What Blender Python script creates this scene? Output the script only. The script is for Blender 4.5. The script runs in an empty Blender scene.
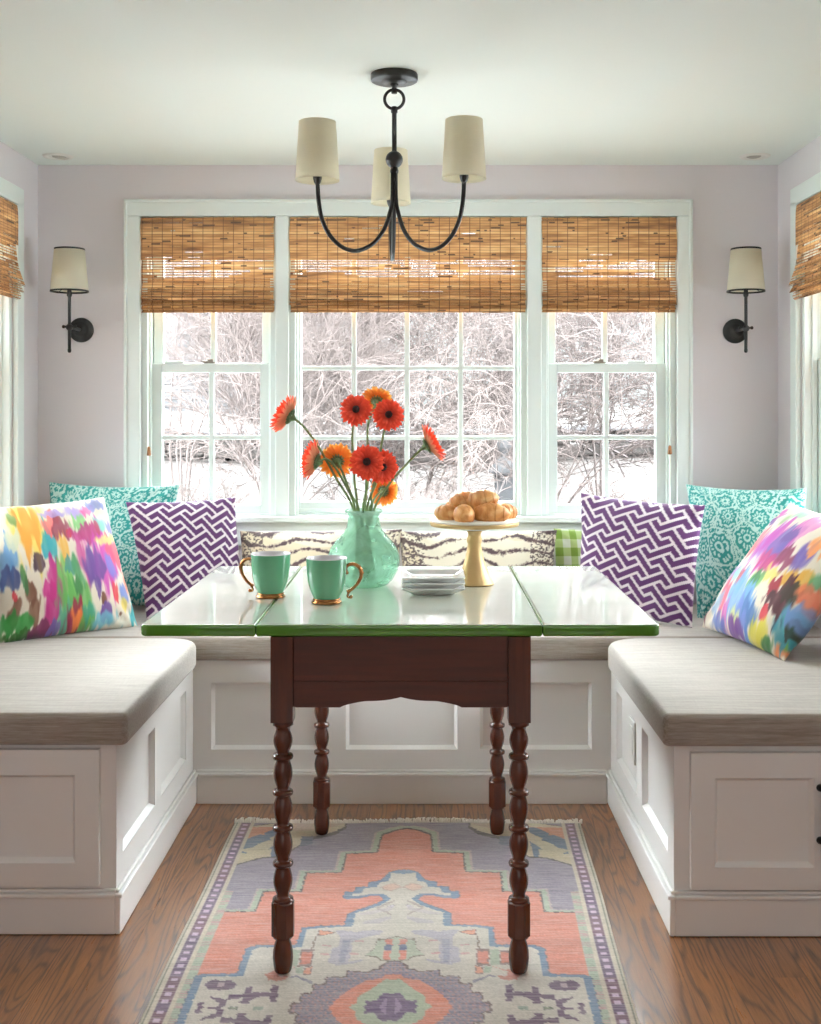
import bpy, bmesh, math, random
import numpy as np
from mathutils import Vector, Matrix

scene = bpy.context.scene
COL = scene.collection
PI = math.pi
F_PX, U0, V0, HC = 1160.0, 424.0, 412.0, 1.226      # focal length in px, vanishing point, camera height

def P(u, v, Y):
    """point seen at pixel (u, v) and standing at distance Y"""
    return Vector(((u - U0) * Y / F_PX, Y, HC + (V0 - v) * Y / F_PX))

def lin(c):
    return tuple(((x / 255) / 12.92 if x / 255 <= .04045 else ((x / 255 + .055) / 1.055) ** 2.4) for x in c)

# ------------------------------------------------------------------ objects
def tag(o, label=None, cat=None, group=None, kind=None):
    if label: o['label'] = label
    if cat: o['category'] = cat
    if group: o['group'] = group
    if kind: o['kind'] = kind
    return o

def thing(name, label, cat, loc=(0, 0, 0), group=None, rotz=0.0):
    o = bpy.data.objects.new(name, None)
    o.empty_display_size = .05
    COL.objects.link(o)
    o.location = loc
    o.rotation_euler = (0, 0, rotz)
    return tag(o, label, cat, group)

class MB:
    """collects shapes for ONE mesh"""
    def __init__(s):
        s.v = []; s.f = []; s.m = []; s.sm = []; s.uv = None
    def add(s, vs, fs, mi=0, smooth=False):
        b = len(s.v)
        s.v.extend([tuple(x) for x in vs])
        for f in fs:
            s.f.append(tuple(i + b for i in f)); s.m.append(mi); s.sm.append(smooth)
        return s
    def box(s, x0, x1, y0, y1, z0, z1, mi=0, T=None):
        vs = [(x, y, z) for x in (x0, x1) for y in (y0, y1) for z in (z0, z1)]
        if T: vs = [T(*p) for p in vs]
        return s.add(vs, [(0, 1, 3, 2), (4, 6, 7, 5), (0, 4, 5, 1), (2, 3, 7, 6), (0, 2, 6, 4), (1, 5, 7, 3)], mi)
    def lathe(s, prof, c=(0, 0, 0), n=32, mi=0, smooth=True, axis=None, ph=0.0, cap=True):
        """prof: (r, h) list; axis: direction, default +Z"""
        c = Vector(c)
        if axis is None: R = Matrix.Identity(3)
        else: R = Vector(axis).normalized().to_track_quat('Z', 'Y').to_matrix()
        vs = []; fs = []
        for r, h in prof:
            for k in range(n):
                a = 2 * PI * k / n + ph
                vs.append(c + R @ Vector((r * math.cos(a), r * math.sin(a), h)))
        for i in range(len(prof) - 1):
            for k in range(n):
                k2 = (k + 1) % n
                fs.append((i * n + k, i * n + k2, (i + 1) * n + k2, (i + 1) * n + k))
        if cap:
            if prof[0][0] > 1e-5: fs.append(tuple(reversed(range(n))))
            if prof[-1][0] > 1e-5: fs.append(tuple(range((len(prof) - 1) * n, len(prof) * n)))
        return s.add(vs, fs, mi, smooth)
    def tube(s, pts, r, n=10, mi=0, smooth=True, closed=False, sx=1.0):
        pts = [Vector(p) for p in pts]
        m = len(pts)
        rr = r if isinstance(r, (list, tuple)) else [r] * m
        vs = []; fs = []
        up = None
        for i, p in enumerate(pts):
            if closed: t = pts[(i + 1) % m] - pts[i - 1]
            else: t = pts[min(i + 1, m - 1)] - pts[max(i - 1, 0)]
            t.normalize()
            if up is None:
                up = Vector((0, 0, 1)) if abs(t.z) < .9 else Vector((0, 1, 0))
            a = t.cross(up)
            if a.length < 1e-6: a = t.orthogonal()
            a.normalize(); b = a.cross(t).normalized(); up = b
            for k in range(n):
                q = 2 * PI * k / n
                vs.append(p + a * (rr[i] * math.cos(q) * sx) + b * (rr[i] * math.sin(q)))
        for i in range(m if closed else m - 1):
            j = (i + 1) % m
            for k in range(n):
                k2 = (k + 1) % n
                fs.append((i * n + k, i * n + k2, j * n + k2, j * n + k))
        if not closed:
            fs.append(tuple(reversed(range(n)))); fs.append(tuple(range((m - 1) * n, m * n)))
        return s.add(vs, fs, mi, smooth)
    def prism(s, poly, z0, z1, mi=0, T=None, smooth=False):
        """poly of (x, y), extruded along z; T maps (x, y, z)"""
        n = len(poly)
        vs = [(x, y, z0) for x, y in poly] + [(x, y, z1) for x, y in poly]
        if T: vs = [T(*p) for p in vs]
        fs = [tuple(reversed(range(n))), tuple(range(n, 2 * n))]
        fs += [(i, (i + 1) % n, n + (i + 1) % n, n + i) for i in range(n)]
        return s.add(vs, fs, mi, smooth)
    def sphere(s, c, r, n=16, m=10, mi=0, sc=(1, 1, 1)):
        prof = [(r * math.sin(PI * i / m), -r * math.cos(PI * i / m)) for i in range(m + 1)]
        b = len(s.v)
        s.lathe(prof, (0, 0, 0), n, mi, True, cap=False)
        for i in range(b, len(s.v)):
            x, y, z = s.v[i]
            s.v[i] = (x * sc[0] + c[0], y * sc[1] + c[1], z * sc[2] + c[2])
        return s
    def grid(s, nu, nv, fn, mi=0, smooth=True):
        vs = [fn(i / nu, j / nv) for j in range(nv + 1) for i in range(nu + 1)]
        w = nu + 1
        return s.add(vs, [(j * w + i, j * w + i + 1, (j + 1) * w + i + 1, (j + 1) * w + i) for j in range(nv) for i in range(nu)], mi, smooth)
    def build(s, name, mats, parent=None, bevel=0, seg=2, sub=0, merge=False, solid=0.0, local=False):
        me = bpy.data.meshes.new(name)
        off = Vector((0, 0, 0))
        if parent is not None and not local:
            q = parent
            while q is not None:
                off += q.location; q = q.parent
        me.from_pydata([tuple(Vector(v) - off) for v in s.v], [], s.f)
        if not isinstance(mats, (list, tuple)): mats = [mats]
        for m in mats: me.materials.append(m)
        me.polygons.foreach_set('material_index', s.m)
        me.polygons.foreach_set('use_smooth', s.sm)
        if s.uv is not None:
            l = me.uv_layers.new(name='uv')
            idx = np.empty(len(me.loops), dtype=np.int32); me.loops.foreach_get('vertex_index', idx)
            l.data.foreach_set('uv', np.asarray(s.uv, dtype=np.float32)[idx].ravel())
        bm = bmesh.new(); bm.from_mesh(me)
        if merge: bmesh.ops.remove_doubles(bm, verts=bm.verts, dist=1e-5)
        bmesh.ops.recalc_face_normals(bm, faces=bm.faces)
        bm.to_mesh(me); bm.free()
        o = bpy.data.objects.new(name, me)
        COL.objects.link(o)
        if parent is not None: o.parent = parent
        if solid:
            q = o.modifiers.new('solid', 'SOLIDIFY'); q.thickness = solid; q.offset = 0
        if bevel:
            q = o.modifiers.new('bevel', 'BEVEL'); q.width = bevel; q.segments = seg; q.limit_method = 'ANGLE'; q.angle_limit = math.radians(40)
            q.harden_normals = False
        if sub:
            q = o.modifiers.new('sub', 'SUBSURF'); q.levels = sub; q.render_levels = sub
        return o

def copy_tree(o, parent=None):
    c = o.copy(); COL.objects.link(c)
    if parent is not None: c.parent = parent
    for ch in list(o.children): copy_tree(ch, c)
    return c

def set_col(o, cols):
    """per-vertex colour attribute (the thing's own dye / print), sRGB 0-255 rows"""
    me = o.data
    c = np.asarray(cols, dtype=np.float64) / 255
    c = np.where(c <= .04045, c / 12.92, ((c + .055) / 1.055) ** 2.4)
    a = me.attributes.new('print', 'FLOAT_COLOR', 'POINT')
    rgba = np.ones((len(me.vertices), 4), dtype=np.float32)
    rgba[:, :3] = c[:len(me.vertices)]
    a.data.foreach_set('color', rgba.ravel())

def smooth_path(pts, n=8):
    """Catmull-Rom through pts"""
    pts = [Vector(p) for p in pts]
    out = []
    for i in range(len(pts) - 1):
        p0 = pts[max(i - 1, 0)]; p1 = pts[i]; p2 = pts[i + 1]; p3 = pts[min(i + 2, len(pts) - 1)]
        for k in range(n):
            t = k / n
            out.append(.5 * ((2 * p1) + (-p0 + p2) * t + (2 * p0 - 5 * p1 + 4 * p2 - p3) * t * t + (-p0 + 3 * p1 - 3 * p2 + p3) * t ** 3))
    out.append(pts[-1])
    return out

# ------------------------------------------------------------------ materials
class NT:
    def __init__(s, name):
        s.mat = bpy.data.materials.new(name); s.mat.use_nodes = True
        s.t = s.mat.node_tree; s.t.nodes.clear()
        s.out = s.t.nodes.new('ShaderNodeOutputMaterial')
    def n(s, typ, ins=None, **at):
        nd = s.t.nodes.new('ShaderNode' + typ)
        for k, v in at.items(): setattr(nd, k, v)
        for k, v in (ins or {}).items(): s.set(nd.inputs[k], v)
        return nd
    def set(s, sock, v):
        if isinstance(v, bpy.types.NodeSocket): s.t.links.new(v, sock)
        elif isinstance(v, bpy.types.Node): s.t.links.new(v.outputs[0], sock)
        else:
            if isinstance(v, (tuple, list)) and len(v) == 3 and sock.type == 'RGBA': v = (*v, 1)
            sock.default_value = v
    def math(s, op, a, b=None, c=None, clamp=False):
        nd = s.n('Math', operation=op, use_clamp=clamp)
        s.set(nd.inputs[0], a)
        if b is not None: s.set(nd.inputs[1], b)
        if c is not None: s.set(nd.inputs[2], c)
        return nd.outputs[0]
    def mix(s, fac, a, b, blend='MIX'):
        nd = s.n('Mix', data_type='RGBA', blend_type=blend)
        s.set(nd.inputs[0], fac); s.set(nd.inputs[6], a); s.set(nd.inputs[7], b)
        return nd.outputs[2]
    def ramp(s, fac, stops, interp='LINEAR'):
        nd = s.n('ValToRGB'); s.set(nd.inputs[0], fac)
        r = nd.color_ramp; r.interpolation = interp
        while len(r.elements) < len(stops): r.elements.new(.5)
        for e, (p, c) in zip(r.elements, stops):
            e.position = p; e.color = (*c, 1) if len(c) == 3 else c
        return nd.outputs[0]
    def noise(s, vec, scale=5, detail=2, rough=.5, dist=0.0):
        nd = s.n('TexNoise', {'Scale': scale, 'Detail': detail, 'Roughness': rough, 'Distortion': dist})
        if vec is not None: s.set(nd.inputs['Vector'], vec)
        return nd.outputs[0]
    def mapping(s, vec, scale=(1, 1, 1), loc=(0, 0, 0), rot=(0, 0, 0)):
        nd = s.n('Mapping', {'Scale': scale, 'Location': loc, 'Rotation': rot})
        s.set(nd.inputs[0], vec)
        return nd.outputs[0]
    def coord(s, which='Object'): return s.n('TexCoord').outputs[which]
    def bump(s, h, strength=.2, dist=.002):
        return s.n('Bump', {'Strength': strength, 'Distance': dist, 'Height': h}).outputs[0]
    def bsdf(s, **k):
        m = {'color': 'Base Color', 'rough': 'Roughness', 'metal': 'Metallic', 'spec': 'Specular IOR Level', 'normal': 'Normal', 'trans': 'Transmission Weight',
             'ior': 'IOR', 'coat': 'Coat Weight', 'coatr': 'Coat Roughness', 'sheen': 'Sheen Weight', 'sss': 'Subsurface Weight', 'alpha': 'Alpha', 'coati': 'Coat IOR'}
        nd = s.n('BsdfPrincipled')
        for a, v in k.items(): s.set(nd.inputs[m[a]], v)
        return nd.outputs[0]
    def done(s, sh):
        s.set(s.out.inputs['Surface'], sh); return s.mat

def simple(name, rgb, rough=.5, var=.04, scale=18, bump=0.0, **k):
    m = NT(name)
    c = lin(rgb)
    nz = m.noise(m.coord(), scale, 3)
    col = m.mix(m.math('MULTIPLY', nz, var * 2), c, tuple(x * .75 for x in c))
    if bump: k['normal'] = m.bump(m.noise(m.coord(), scale * 8, 2), bump, .001)
    return m.done(m.bsdf(color=col, rough=rough, **k))
SKY_LO, SKY_HI, SKY_A, SKY_B = .07, .36, 1.15, 34.0
EXPOSURE = 0.22
AREAS = [('fill_area_top', (-.05, .3, 2.10), (math.radians(-12), 0, 0), 2.2, .8, 13.0, (1, .95, .88)),  # unseen fill panel overhead, added to brighten the alcove; no fixture modelled
         ('fill_area_rear', (0, -2.5, 1.3), (math.radians(90), 0, 0), 3.0, 1.5, 20.0, (1, .97, .93))]  # added frontal fill panel behind the camera; the wall there has no window
M = {}
M['wall'] = simple('lavender_paint', (222, 216, 219), .75, .02, 6)
M['trim'] = simple('white_trim_paint', (228, 235, 231), .4, .015, 6)
M['ceil'] = simple('ceiling_paint', (236, 243, 238), .85, .015, 4)
M['bench'] = simple('white_cabinet_paint', (238, 236, 234), .42, .015, 7)
M['bronze'] = simple('dark_bronze', (38, 36, 35), .45, .1, 40, metal=.55)
M['black'] = simple('black_iron', (20, 19, 19), .4, .05, 40, metal=.4)
M['white_plastic'] = simple('white_plastic', (235, 234, 230), .4, .01)
M['lampwhite'] = simple('fixture_white', (235, 235, 228), .5, .01)
M['fixdark'] = simple('fixture_inside', (178, 176, 168), .5, .05)
M['gold'] = simple('gold_lustre', (158, 108, 66), .26, .25, 60, metal=1.0)
M['brass'] = simple('satin_brass', (200, 168, 118), .5, .05, 30, metal=.5)
M['steel'] = simple('nickel', (150, 140, 130), .35, .05, 60, metal=.9)
M['cord'] = simple('cord', (205, 200, 180), .8, .05)
M['tassel'] = simple('wood_tassel', (140, 92, 52), .5, .1)
M['porcelain'] = simple('white_porcelain', (238, 238, 238), .12, .01, coat=.5)
M['mugin'] = simple('mug_inside_glaze', (222, 220, 224), .15, .01)
M['marble'] = simple('cake_plate_stone', (238, 232, 220), .3, .06, 30)
M['enamel'] = None
def mk_enamel():
    m = NT('white_enamel')
    nz = m.noise(m.coord(), 9, 2)
    b = m.bump(m.noise(m.coord(), 5, 1), .08, .004)
    col = m.mix(nz, lin((206, 208, 198)), lin((194, 200, 188)))
    return m.done(m.bsdf(color=col, rough=.07, normal=b, coat=.6, coatr=.03, spec=.75))
M['enamel'] = mk_enamel()
M['greenrim'] = simple('green_enamel', (80, 136, 42), .16, .12, 14, coat=.6)
M['mug'] = simple('jade_glaze', (88, 152, 116), .12, .05, 10, coat=.7)

def mk_wood(name, a, b, rough=.22, axis=2):
    m = NT(name)
    sc = [46, 46, 46]; sc[axis] = 3
    v = m.mapping(m.coord(), sc)
    n1 = m.noise(v, 1.2, 4, .6, .6)
    n2 = m.noise(m.coord(), 9, 2)
    col = m.mix(n1, lin(a), lin(b))
    col = m.mix(m.math('MULTIPLY', n2, .4), col, lin(tuple(x * .55 for x in a)))
    return m.done(m.bsdf(color=col, rough=rough, coat=.12, coatr=.15, normal=m.bump(n1, .06, .001)))
M['wood'] = mk_wood('dark_walnut_leg', (104, 44, 18), (44, 17, 7), .25)
M['woodx'] = mk_wood('dark_walnut_rail', (100, 38, 13), (42, 14, 5), .42, 0)

def mk_floor():
    m = NT('oak_floor')
    co = m.n('SeparateXYZ', {0: m.coord()})
    X, Y = co.outputs[0], co.outputs[1]
    W = .083
    ix = m.math('FLOOR', m.math('DIVIDE', X, W))
    r1 = m.n('TexWhiteNoise', {'W': ix}, noise_dimensions='1D').outputs[0]
    iy = m.math('FLOOR', m.math('DIVIDE', m.math('MULTIPLY_ADD', r1, 7.3, Y), 1.25))
    idv = m.n('CombineXYZ', {0: ix, 1: iy})
    wn = m.n('TexWhiteNoise', {'Vector': idv}, noise_dimensions='3D')
    rv, rc = wn.outputs[0], wn.outputs[1]
    base = m.n('CombineXYZ', {0: m.math('MULTIPLY', X, 19), 1: m.math('MULTIPLY', Y, 1.9), 2: m.math('MULTIPLY', rv, 40)})
    n1 = m.noise(base, 1.0, 1.2, .4, .25)
    rings = m.math('SINE', m.math('MULTIPLY', n1, 62))
    rings = m.math('POWER', m.math('MULTIPLY_ADD', rings, .5, .5), 3.2)
    fine = m.noise(m.n('CombineXYZ', {0: m.math('MULTIPLY', X, 190), 1: m.math('MULTIPLY', Y, 9), 2: m.math('MULTIPLY', rv, 20)}).outputs[0], 1, 4, .75)
    fine = m.math('MULTIPLY_ADD', fine, 2.2, -.62, clamp=True)
    g = m.math('ADD', m.math('MULTIPLY', rings, .5), m.math('MULTIPLY', fine, .55), clamp=True)
    col = m.mix(g, lin((170, 108, 52)), lin((56, 30, 12)))
    col = m.mix(m.math('MULTIPLY', rv, .45), col, lin((100, 58, 24)))
    fx = m.math('FRACT', m.math('DIVIDE', X, W))
    gap = m.math('LESS_THAN', m.math('MINIMUM', fx, m.math('SUBTRACT', 1.0, fx)), .012)
    col = m.mix(m.math('MULTIPLY', gap, .7), col, lin((50, 28, 14)))
    return m.done(m.bsdf(color=col, rough=m.math('MULTIPLY_ADD', fine, .12, .26), spec=.7, normal=m.bump(g, .07, .001), coat=1.0, coatr=.17, coati=1.65))
M['floor'] = mk_floor()

def mk_linen():
    m = NT('greige_linen')
    co = m.coord()
    a = m.noise(m.mapping(co, (30, 500, 500)), 1, 2)
    b = m.noise(m.mapping(co, (500, 30, 500)), 1, 2)
    s_ = m.noise(m.mapping(co, (5, 160, 160)), 1, 3)
    g = m.math('ADD', m.math('MULTIPLY', a, .4), m.math('ADD', m.math('MULTIPLY', b, .2), m.math('MULTIPLY', s_, .5)))
    col = m.ramp(g, [(.3, lin((122, 109, 99))), (.55, lin((156, 145, 135))), (.8, lin((184, 174, 165)))])
    return m.done(m.bsdf(color=col, rough=.9, sheen=.4, normal=m.bump(g, .25, .002)))
M['linen'] = mk_linen()

def mk_print(name, weave=700, rough=.85, mott=.12, streak=None, sheen=.2):
    m = NT(name)
    at = m.n('Attribute', attribute_name='print').outputs['Color']
    co = m.coord()
    w = m.noise(co, weave, 2)
    col = m.mix(m.math('MULTIPLY', w, mott * 2), at, (0, 0, 0), 'MIX')
    if streak:
        st = m.noise(m.mapping(co, streak), 1, 3)
        col = m.mix(m.math('MULTIPLY', m.math('MULTIPLY_ADD', st, 2.6, -.85, clamp=True), .55), col, m.mix(.55, at, (.78, .70, .64)))
    return m.done(m.bsdf(color=col, rough=rough, sheen=sheen, normal=m.bump(w, .15, .001)))
M['pillow'] = mk_print('printed_cotton', 500, .85, .06)
M['rug'] = mk_print('worn_wool_pile', 420, .95, .16, (14, 220, 1), .3)
M['fringe'] = simple('wool_fringe', (238, 230, 220), .95, .15, 90)

def mk_shade(name, rgb, tr=.45):
    m = NT(name)
    co = m.coord()
    w = m.noise(m.mapping(co, (1, 1, 1)), 420, 2)
    c = lin(rgb)
    col = m.mix(m.math('MULTIPLY', w, .16), c, tuple(x * .7 for x in c))
    d = m.n('BsdfDiffuse', {'Color': col}).outputs[0]
    t = m.n('BsdfTranslucent', {'Color': col}).outputs[0]
    return m.done(m.n('MixShader', {0: tr, 1: d, 2: t}).outputs[0])
M['shade'] = mk_shade('cream_linen_shade', (240, 235, 219), .5)
M['petal_red'] = None

def mk_blind(gaps, name):
    m = NT(name)
    uv = m.n('SeparateXYZ', {0: m.n('UVMap', uv_map='uv').outputs[0]})
    U, V = uv.outputs[0], uv.outputs[1]
    row = m.math('FLOOR', m.math('DIVIDE', V, .0098))
    rw = m.n('TexWhiteNoise', {'W': row}, noise_dimensions='1D').outputs[0]
    jig = m.math('MULTIPLY', rw, 37.0)
    fine = m.noise(m.n('CombineXYZ', {0: m.math('MULTIPLY', U, 9), 1: jig, 2: m.math('MULTIPLY', V, 60)}).outputs[0], 1, 2)
    wide = m.noise(m.n('CombineXYZ', {0: m.math('MULTIPLY', U, 2.2), 1: m.math('MULTIPLY', V, 14), 2: .3}).outputs[0], 1, 2)
    g = m.math('ADD', m.math('MULTIPLY', fine, .70), m.math('MULTIPLY', m.math('SUBTRACT', rw, .5), .26))
    g = m.math('ADD', g, m.math('MULTIPLY', wide, .30))
    col = m.ramp(g, [(.26, lin((110, 72, 38))), (.42, lin((170, 120, 72))), (.56, lin((200, 150, 96))), (.72, lin((222, 184, 132)))])
    dash = m.noise(m.n('CombineXYZ', {0: m.math('MULTIPLY', U, 17), 1: m.math('MULTIPLY', rw, 91), 2: m.math('MULTIPLY', V, 7)}).outputs[0], 1, 1)
    col = m.mix(m.math('MULTIPLY', m.math('MULTIPLY', m.math('GREATER_THAN', dash, .63), m.math('GREATER_THAN', m.math('FRACT', m.math('DIVIDE', V, .0098)), .45)), .9), col, lin((50, 28, 14)))
    fv = m.math('FRACT', m.math('DIVIDE', V, .0098))
    line = m.math('LESS_THAN', fv, .22)
    col = m.mix(m.math('MULTIPLY', line, .55), col, lin((88, 54, 28)))
    fu = m.math('FRACT', m.math('DIVIDE', m.math('ADD', U, 3.007), .0372))
    thr = m.math('LESS_THAN', fu, .075)
    col = m.mix(m.math('MULTIPLY', thr, .8), col, lin((74, 42, 22)))
    d = m.n('BsdfPrincipled', {'Base Color': col, 'Roughness': .55, 'Normal': m.bump(m.math('ADD', fine, fv), .35, .002)}).outputs[0]
    t = m.n('BsdfTranslucent', {'Color': col}).outputs[0]
    sh = m.n('MixShader', {0: .12, 1: d, 2: t}).outputs[0]
    hole = m.noise(m.n('CombineXYZ', {0: m.math('MULTIPLY', U, 3.0), 1: m.math('MULTIPLY', rw, 63), 2: .7}).outputs[0], 1, 2)
    al = m.math('GREATER_THAN', hole, gaps)
    al = m.math('MULTIPLY', al, m.math('SUBTRACT', 1.0, thr))
    al = m.math('MULTIPLY', al, m.math('GREATER_THAN', fv, .42))
    tr = m.n('BsdfTransparent').outputs[0]
    return m.done(m.n('MixShader', {0: m.math('MULTIPLY', al, .8), 1: sh, 2: tr}).outputs[0])
M['blind'] = mk_blind(.465, 'woven_bamboo')
M['blindflap'] = mk_blind(.655, 'woven_bamboo_dense')

def mk_glass():
    m = NT('window_glass')
    fr = m.n('Fresnel', {'IOR': 1.35}).outputs[0]
    t = m.n('BsdfTransparent', {'Color': (.985, .99, .985, 1)}).outputs[0]
    g = m.n('BsdfGlossy', {'Roughness': .02}).outputs[0]
    return m.done(m.n('MixShader', {0: m.math('MULTIPLY', fr, .5), 1: t, 2: g}).outputs[0])
M['glass'] = mk_glass()

def mk_vase():
    m = NT('frosted_sea_glass')
    nz = m.noise(m.coord(), 22, 3, .6, 1.2)
    c = m.mix(nz, lin((186, 212, 198)), lin((216, 232, 224)))
    t = m.n('BsdfTranslucent', {'Color': c}).outputs[0]
    d = m.n('BsdfPrincipled', {'Base Color': c, 'Roughness': .22, 'Coat Weight': .3}).outputs[0]
    tr = m.n('BsdfTransparent', {'Color': (*lin((224, 242, 233)), 1)}).outputs[0]
    a = m.n('MixShader', {0: .55, 1: d, 2: t}).outputs[0]
    return m.done(m.n('MixShader', {0: m.math('MULTIPLY_ADD', nz, .5, .40), 1: a, 2: tr}).outputs[0])
M['vase'] = mk_vase()

def mk_petal(name, a, b, tr=.4):
    """a towards the tip, b towards the heart (real petal pigment); uv.y runs along the petal"""
    m = NT(name)
    uv = m.n('SeparateXYZ', {0: m.n('UVMap', uv_map='uv').outputs[0]})
    st = m.noise(m.n('CombineXYZ', {0: m.math('MULTIPLY', uv.outputs[0], 14), 1: uv.outputs[1], 2: 0.0}).outputs[0], 3, 2)
    col = m.mix(uv.outputs[1], lin(b), lin(a))
    col = m.mix(m.math('MULTIPLY', st, .25), col, tuple(x * .6 for x in lin(a)))
    d = m.n('BsdfPrincipled', {'Base Color': col, 'Roughness': .55, 'Sheen Weight': .2}).outputs[0]
    t = m.n('BsdfTranslucent', {'Color': col}).outputs[0]
    return m.done(m.n('MixShader', {0: tr, 1: d, 2: t}).outputs[0])
M['petal_red'] = mk_petal('red_petal', (255, 92, 56), (196, 24, 18))
M['petal_orange'] = mk_petal('orange_petal', (255, 192, 100), (252, 162, 66), .62)
M['petal_back'] = mk_petal('pale_petal_back', (252, 160, 116), (250, 196, 150))
M['heart'] = simple('flower_heart', (52, 14, 10), .8, .4, 200)
M['hearty'] = simple('flower_heart_green', (120, 110, 50), .8, .4, 200)
M['calyx'] = simple('green_calyx', (104, 128, 84), .6, .2, 60)
M['stem'] = simple('green_stem', (120, 142, 86), .5, .15, 40)

def mk_crust():
    m = NT('baked_crust')
    co = m.coord()
    n = m.noise(co, 26, 4, .6, .6)
    l = m.noise(m.mapping(co, (1, 1, 1)), 120, 2)
    col = m.ramp(n, [(.28, lin((176, 104, 46))), (.5, lin((220, 156, 90))), (.72, lin((244, 204, 146)))])
    return m.done(m.bsdf(color=col, rough=.42, normal=m.bump(m.math('ADD', n, m.math('MULTIPLY', l, .4)), .35, .003), sss=.05))
M['crust'] = mk_crust()

# outdoors
M['snowleaf'] = None
def mk_ground():
    m = NT('winter_ground')
    n = m.noise(m.coord(), 1.2, 5, .7)
    n2 = m.noise(m.coord(), 14, 3, .7)
    col = m.ramp(m.math('ADD', m.math('MULTIPLY', n, .6), m.math('MULTIPLY', n2, .4)), [(.36, lin((44, 38, 36))), (.5, lin((60, 55, 53))), (.62, lin((78, 75, 75)))])
    return m.done(m.bsdf(color=col, rough=.95))
M['ground'] = mk_ground()
def mk_stone():
    m = NT('fieldstone')
    v = m.n('TexVoronoi', {'Scale': 3.2, 'Vector': m.coord()}).outputs['Color']
    n = m.noise(m.coord(), 9, 4, .7)
    sv = m.n('SeparateColor', {0: v}).outputs[0]
    col = m.mix(sv, lin((44, 40, 38)), lin((60, 56, 54)))
    col = m.mix(m.math('MULTIPLY', n, .5), col, lin((40, 36, 34)))
    return m.done(m.bsdf(color=col, rough=.95, normal=m.bump(n, .5, .03)))
M['stone'] = mk_stone()
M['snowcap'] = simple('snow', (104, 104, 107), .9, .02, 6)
M['bounce_snow'] = simple('bounce_snow_white', (226, 229, 232), .9, .02, 6)  # bright white for unseen ground, added to bounce skylight indoors
M['bark'] = simple('bare_bark', (76, 66, 63), .9, .25, 9)
M['barkpale'] = simple('pale_bark', (98, 89, 87), .9, .25, 9)
M['trunk'] = simple('dark_bark', (66, 58, 58), .9, .3, 6)
M['siding'] = simple('pale_siding', (74, 74, 76), .8, .03, 4)
M['roofing'] = simple('grey_shingle', (56, 55, 57), .9, .15, 20)
M['bluepane'] = simple('blue_grey_pane', (46, 54, 62), .3, .1, 3)
M['greystone'] = simple('grey_ornament', (50, 50, 52), .8, .2, 10)
# ================================================================== room shell
YB, XL, XR, ZC = 4.265, -1.419, 1.301, 2.134
WT = .16
YK = 1.0            # where the alcove's side walls end and the kitchen begins
def struct(name, mb, mat, parent=None, **k):
    o = mb.build(name, mat, parent, **k)
    if parent is None: o['kind'] = 'structure'
    return o

KX0, KX1, KY = -2.9, 2.8, -2.6      # the kitchen the picture is taken from
struct('floor', MB().box(KX0 - WT, KX1 + WT, KY - WT, YB + WT, -.12, 0), M['floor'])
struct('ceiling', MB().box(KX0 - WT, KX1 + WT, KY - WT, YB + WT, ZC, ZC + .12), M['ceil'])
struct('wall_front', MB().box(KX0 - WT, KX1 + WT, KY - WT, KY, 0, ZC), M['wall'])
struct('wall_kitchen_left', MB().box(KX0 - WT, KX0, KY, YK + WT, 0, ZC).box(KX0, XL - WT, YK, YK + WT, 0, ZC), M['wall'])
struct('wall_kitchen_right', MB().box(KX1, KX1 + WT, KY, YK + WT, 0, ZC).box(XR + WT, KX1, YK, YK + WT, 0, ZC), M['wall'])

OB0, OB1, OZ0, OZ1 = -1.04, .928, .845, 1.955       # back opening
w = MB()
w.box(XL - WT, OB0, YB, YB + WT, 0, ZC); w.box(OB1, XR + WT, YB, YB + WT, 0, ZC)
w.box(OB0, OB1, YB, YB + WT, 0, OZ0); w.box(OB0, OB1, YB, YB + WT, OZ1, ZC)
struct('wall_back', w, M['wall'])
SY0, SY1 = 2.74, 4.005                              # side window openings
for nm, xa, xb in (('wall_left', XL - WT, XL), ('wall_right', XR, XR + WT)):
    w = MB()
    w.box(xa, xb, YK, SY0, 0, ZC); w.box(xa, xb, SY1, YB, 0, ZC)
    w.box(xa, xb, SY0, SY1, 0, OZ0); w.box(xa, xb, SY0, SY1, OZ1, ZC)
    struct(nm, w, M['wall'])

# ------------------------------------------------------------------ casings (trim)
def back_T(a, d, z): return (a, YB + d, z)
def left_T(a, d, z): return (XL - d, a, z)
def right_T(a, d, z): return (XR + d, a, z)

c = MB()
e = -.018
c.box(-1.099, OB0, e, 0, OZ0 - .02, OZ1 - .012, 0, back_T); c.box(OB1, .984, e, 0, OZ0 - .02, OZ1 - .012, 0, back_T)
c.box(-1.099, .984, e, 0, OZ1 - .012, 2.005, 0, back_T)
c.box(-.5445, -.496, e, .155, OZ0, OZ1 - .012, 0, back_T); c.box(.378, .431, e, .155, OZ0, OZ1 - .012, 0, back_T)
for a0, a1 in ((-1.099, -1.087), (.972, .984)): c.box(a0, a1, e - .007, e + .002, OZ0 - .02, 2.005, 0, back_T)
c.box(-1.099, .984, e - .007, e + .002, 1.993, 2.005, 0, back_T)
struct('trim_1', c, M['trim'], bevel=.003)
c = MB()   # stool and apron under the back windows
c.box(-1.13, 1.015, -.05, .02, OZ0 - .022, OZ0, 0, back_T)
c.box(-1.10, .985, -.02, 0, OZ0 - .11, OZ0 - .022, 0, back_T)
struct('trim_2', c, M['trim'], bevel=.004)
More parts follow.
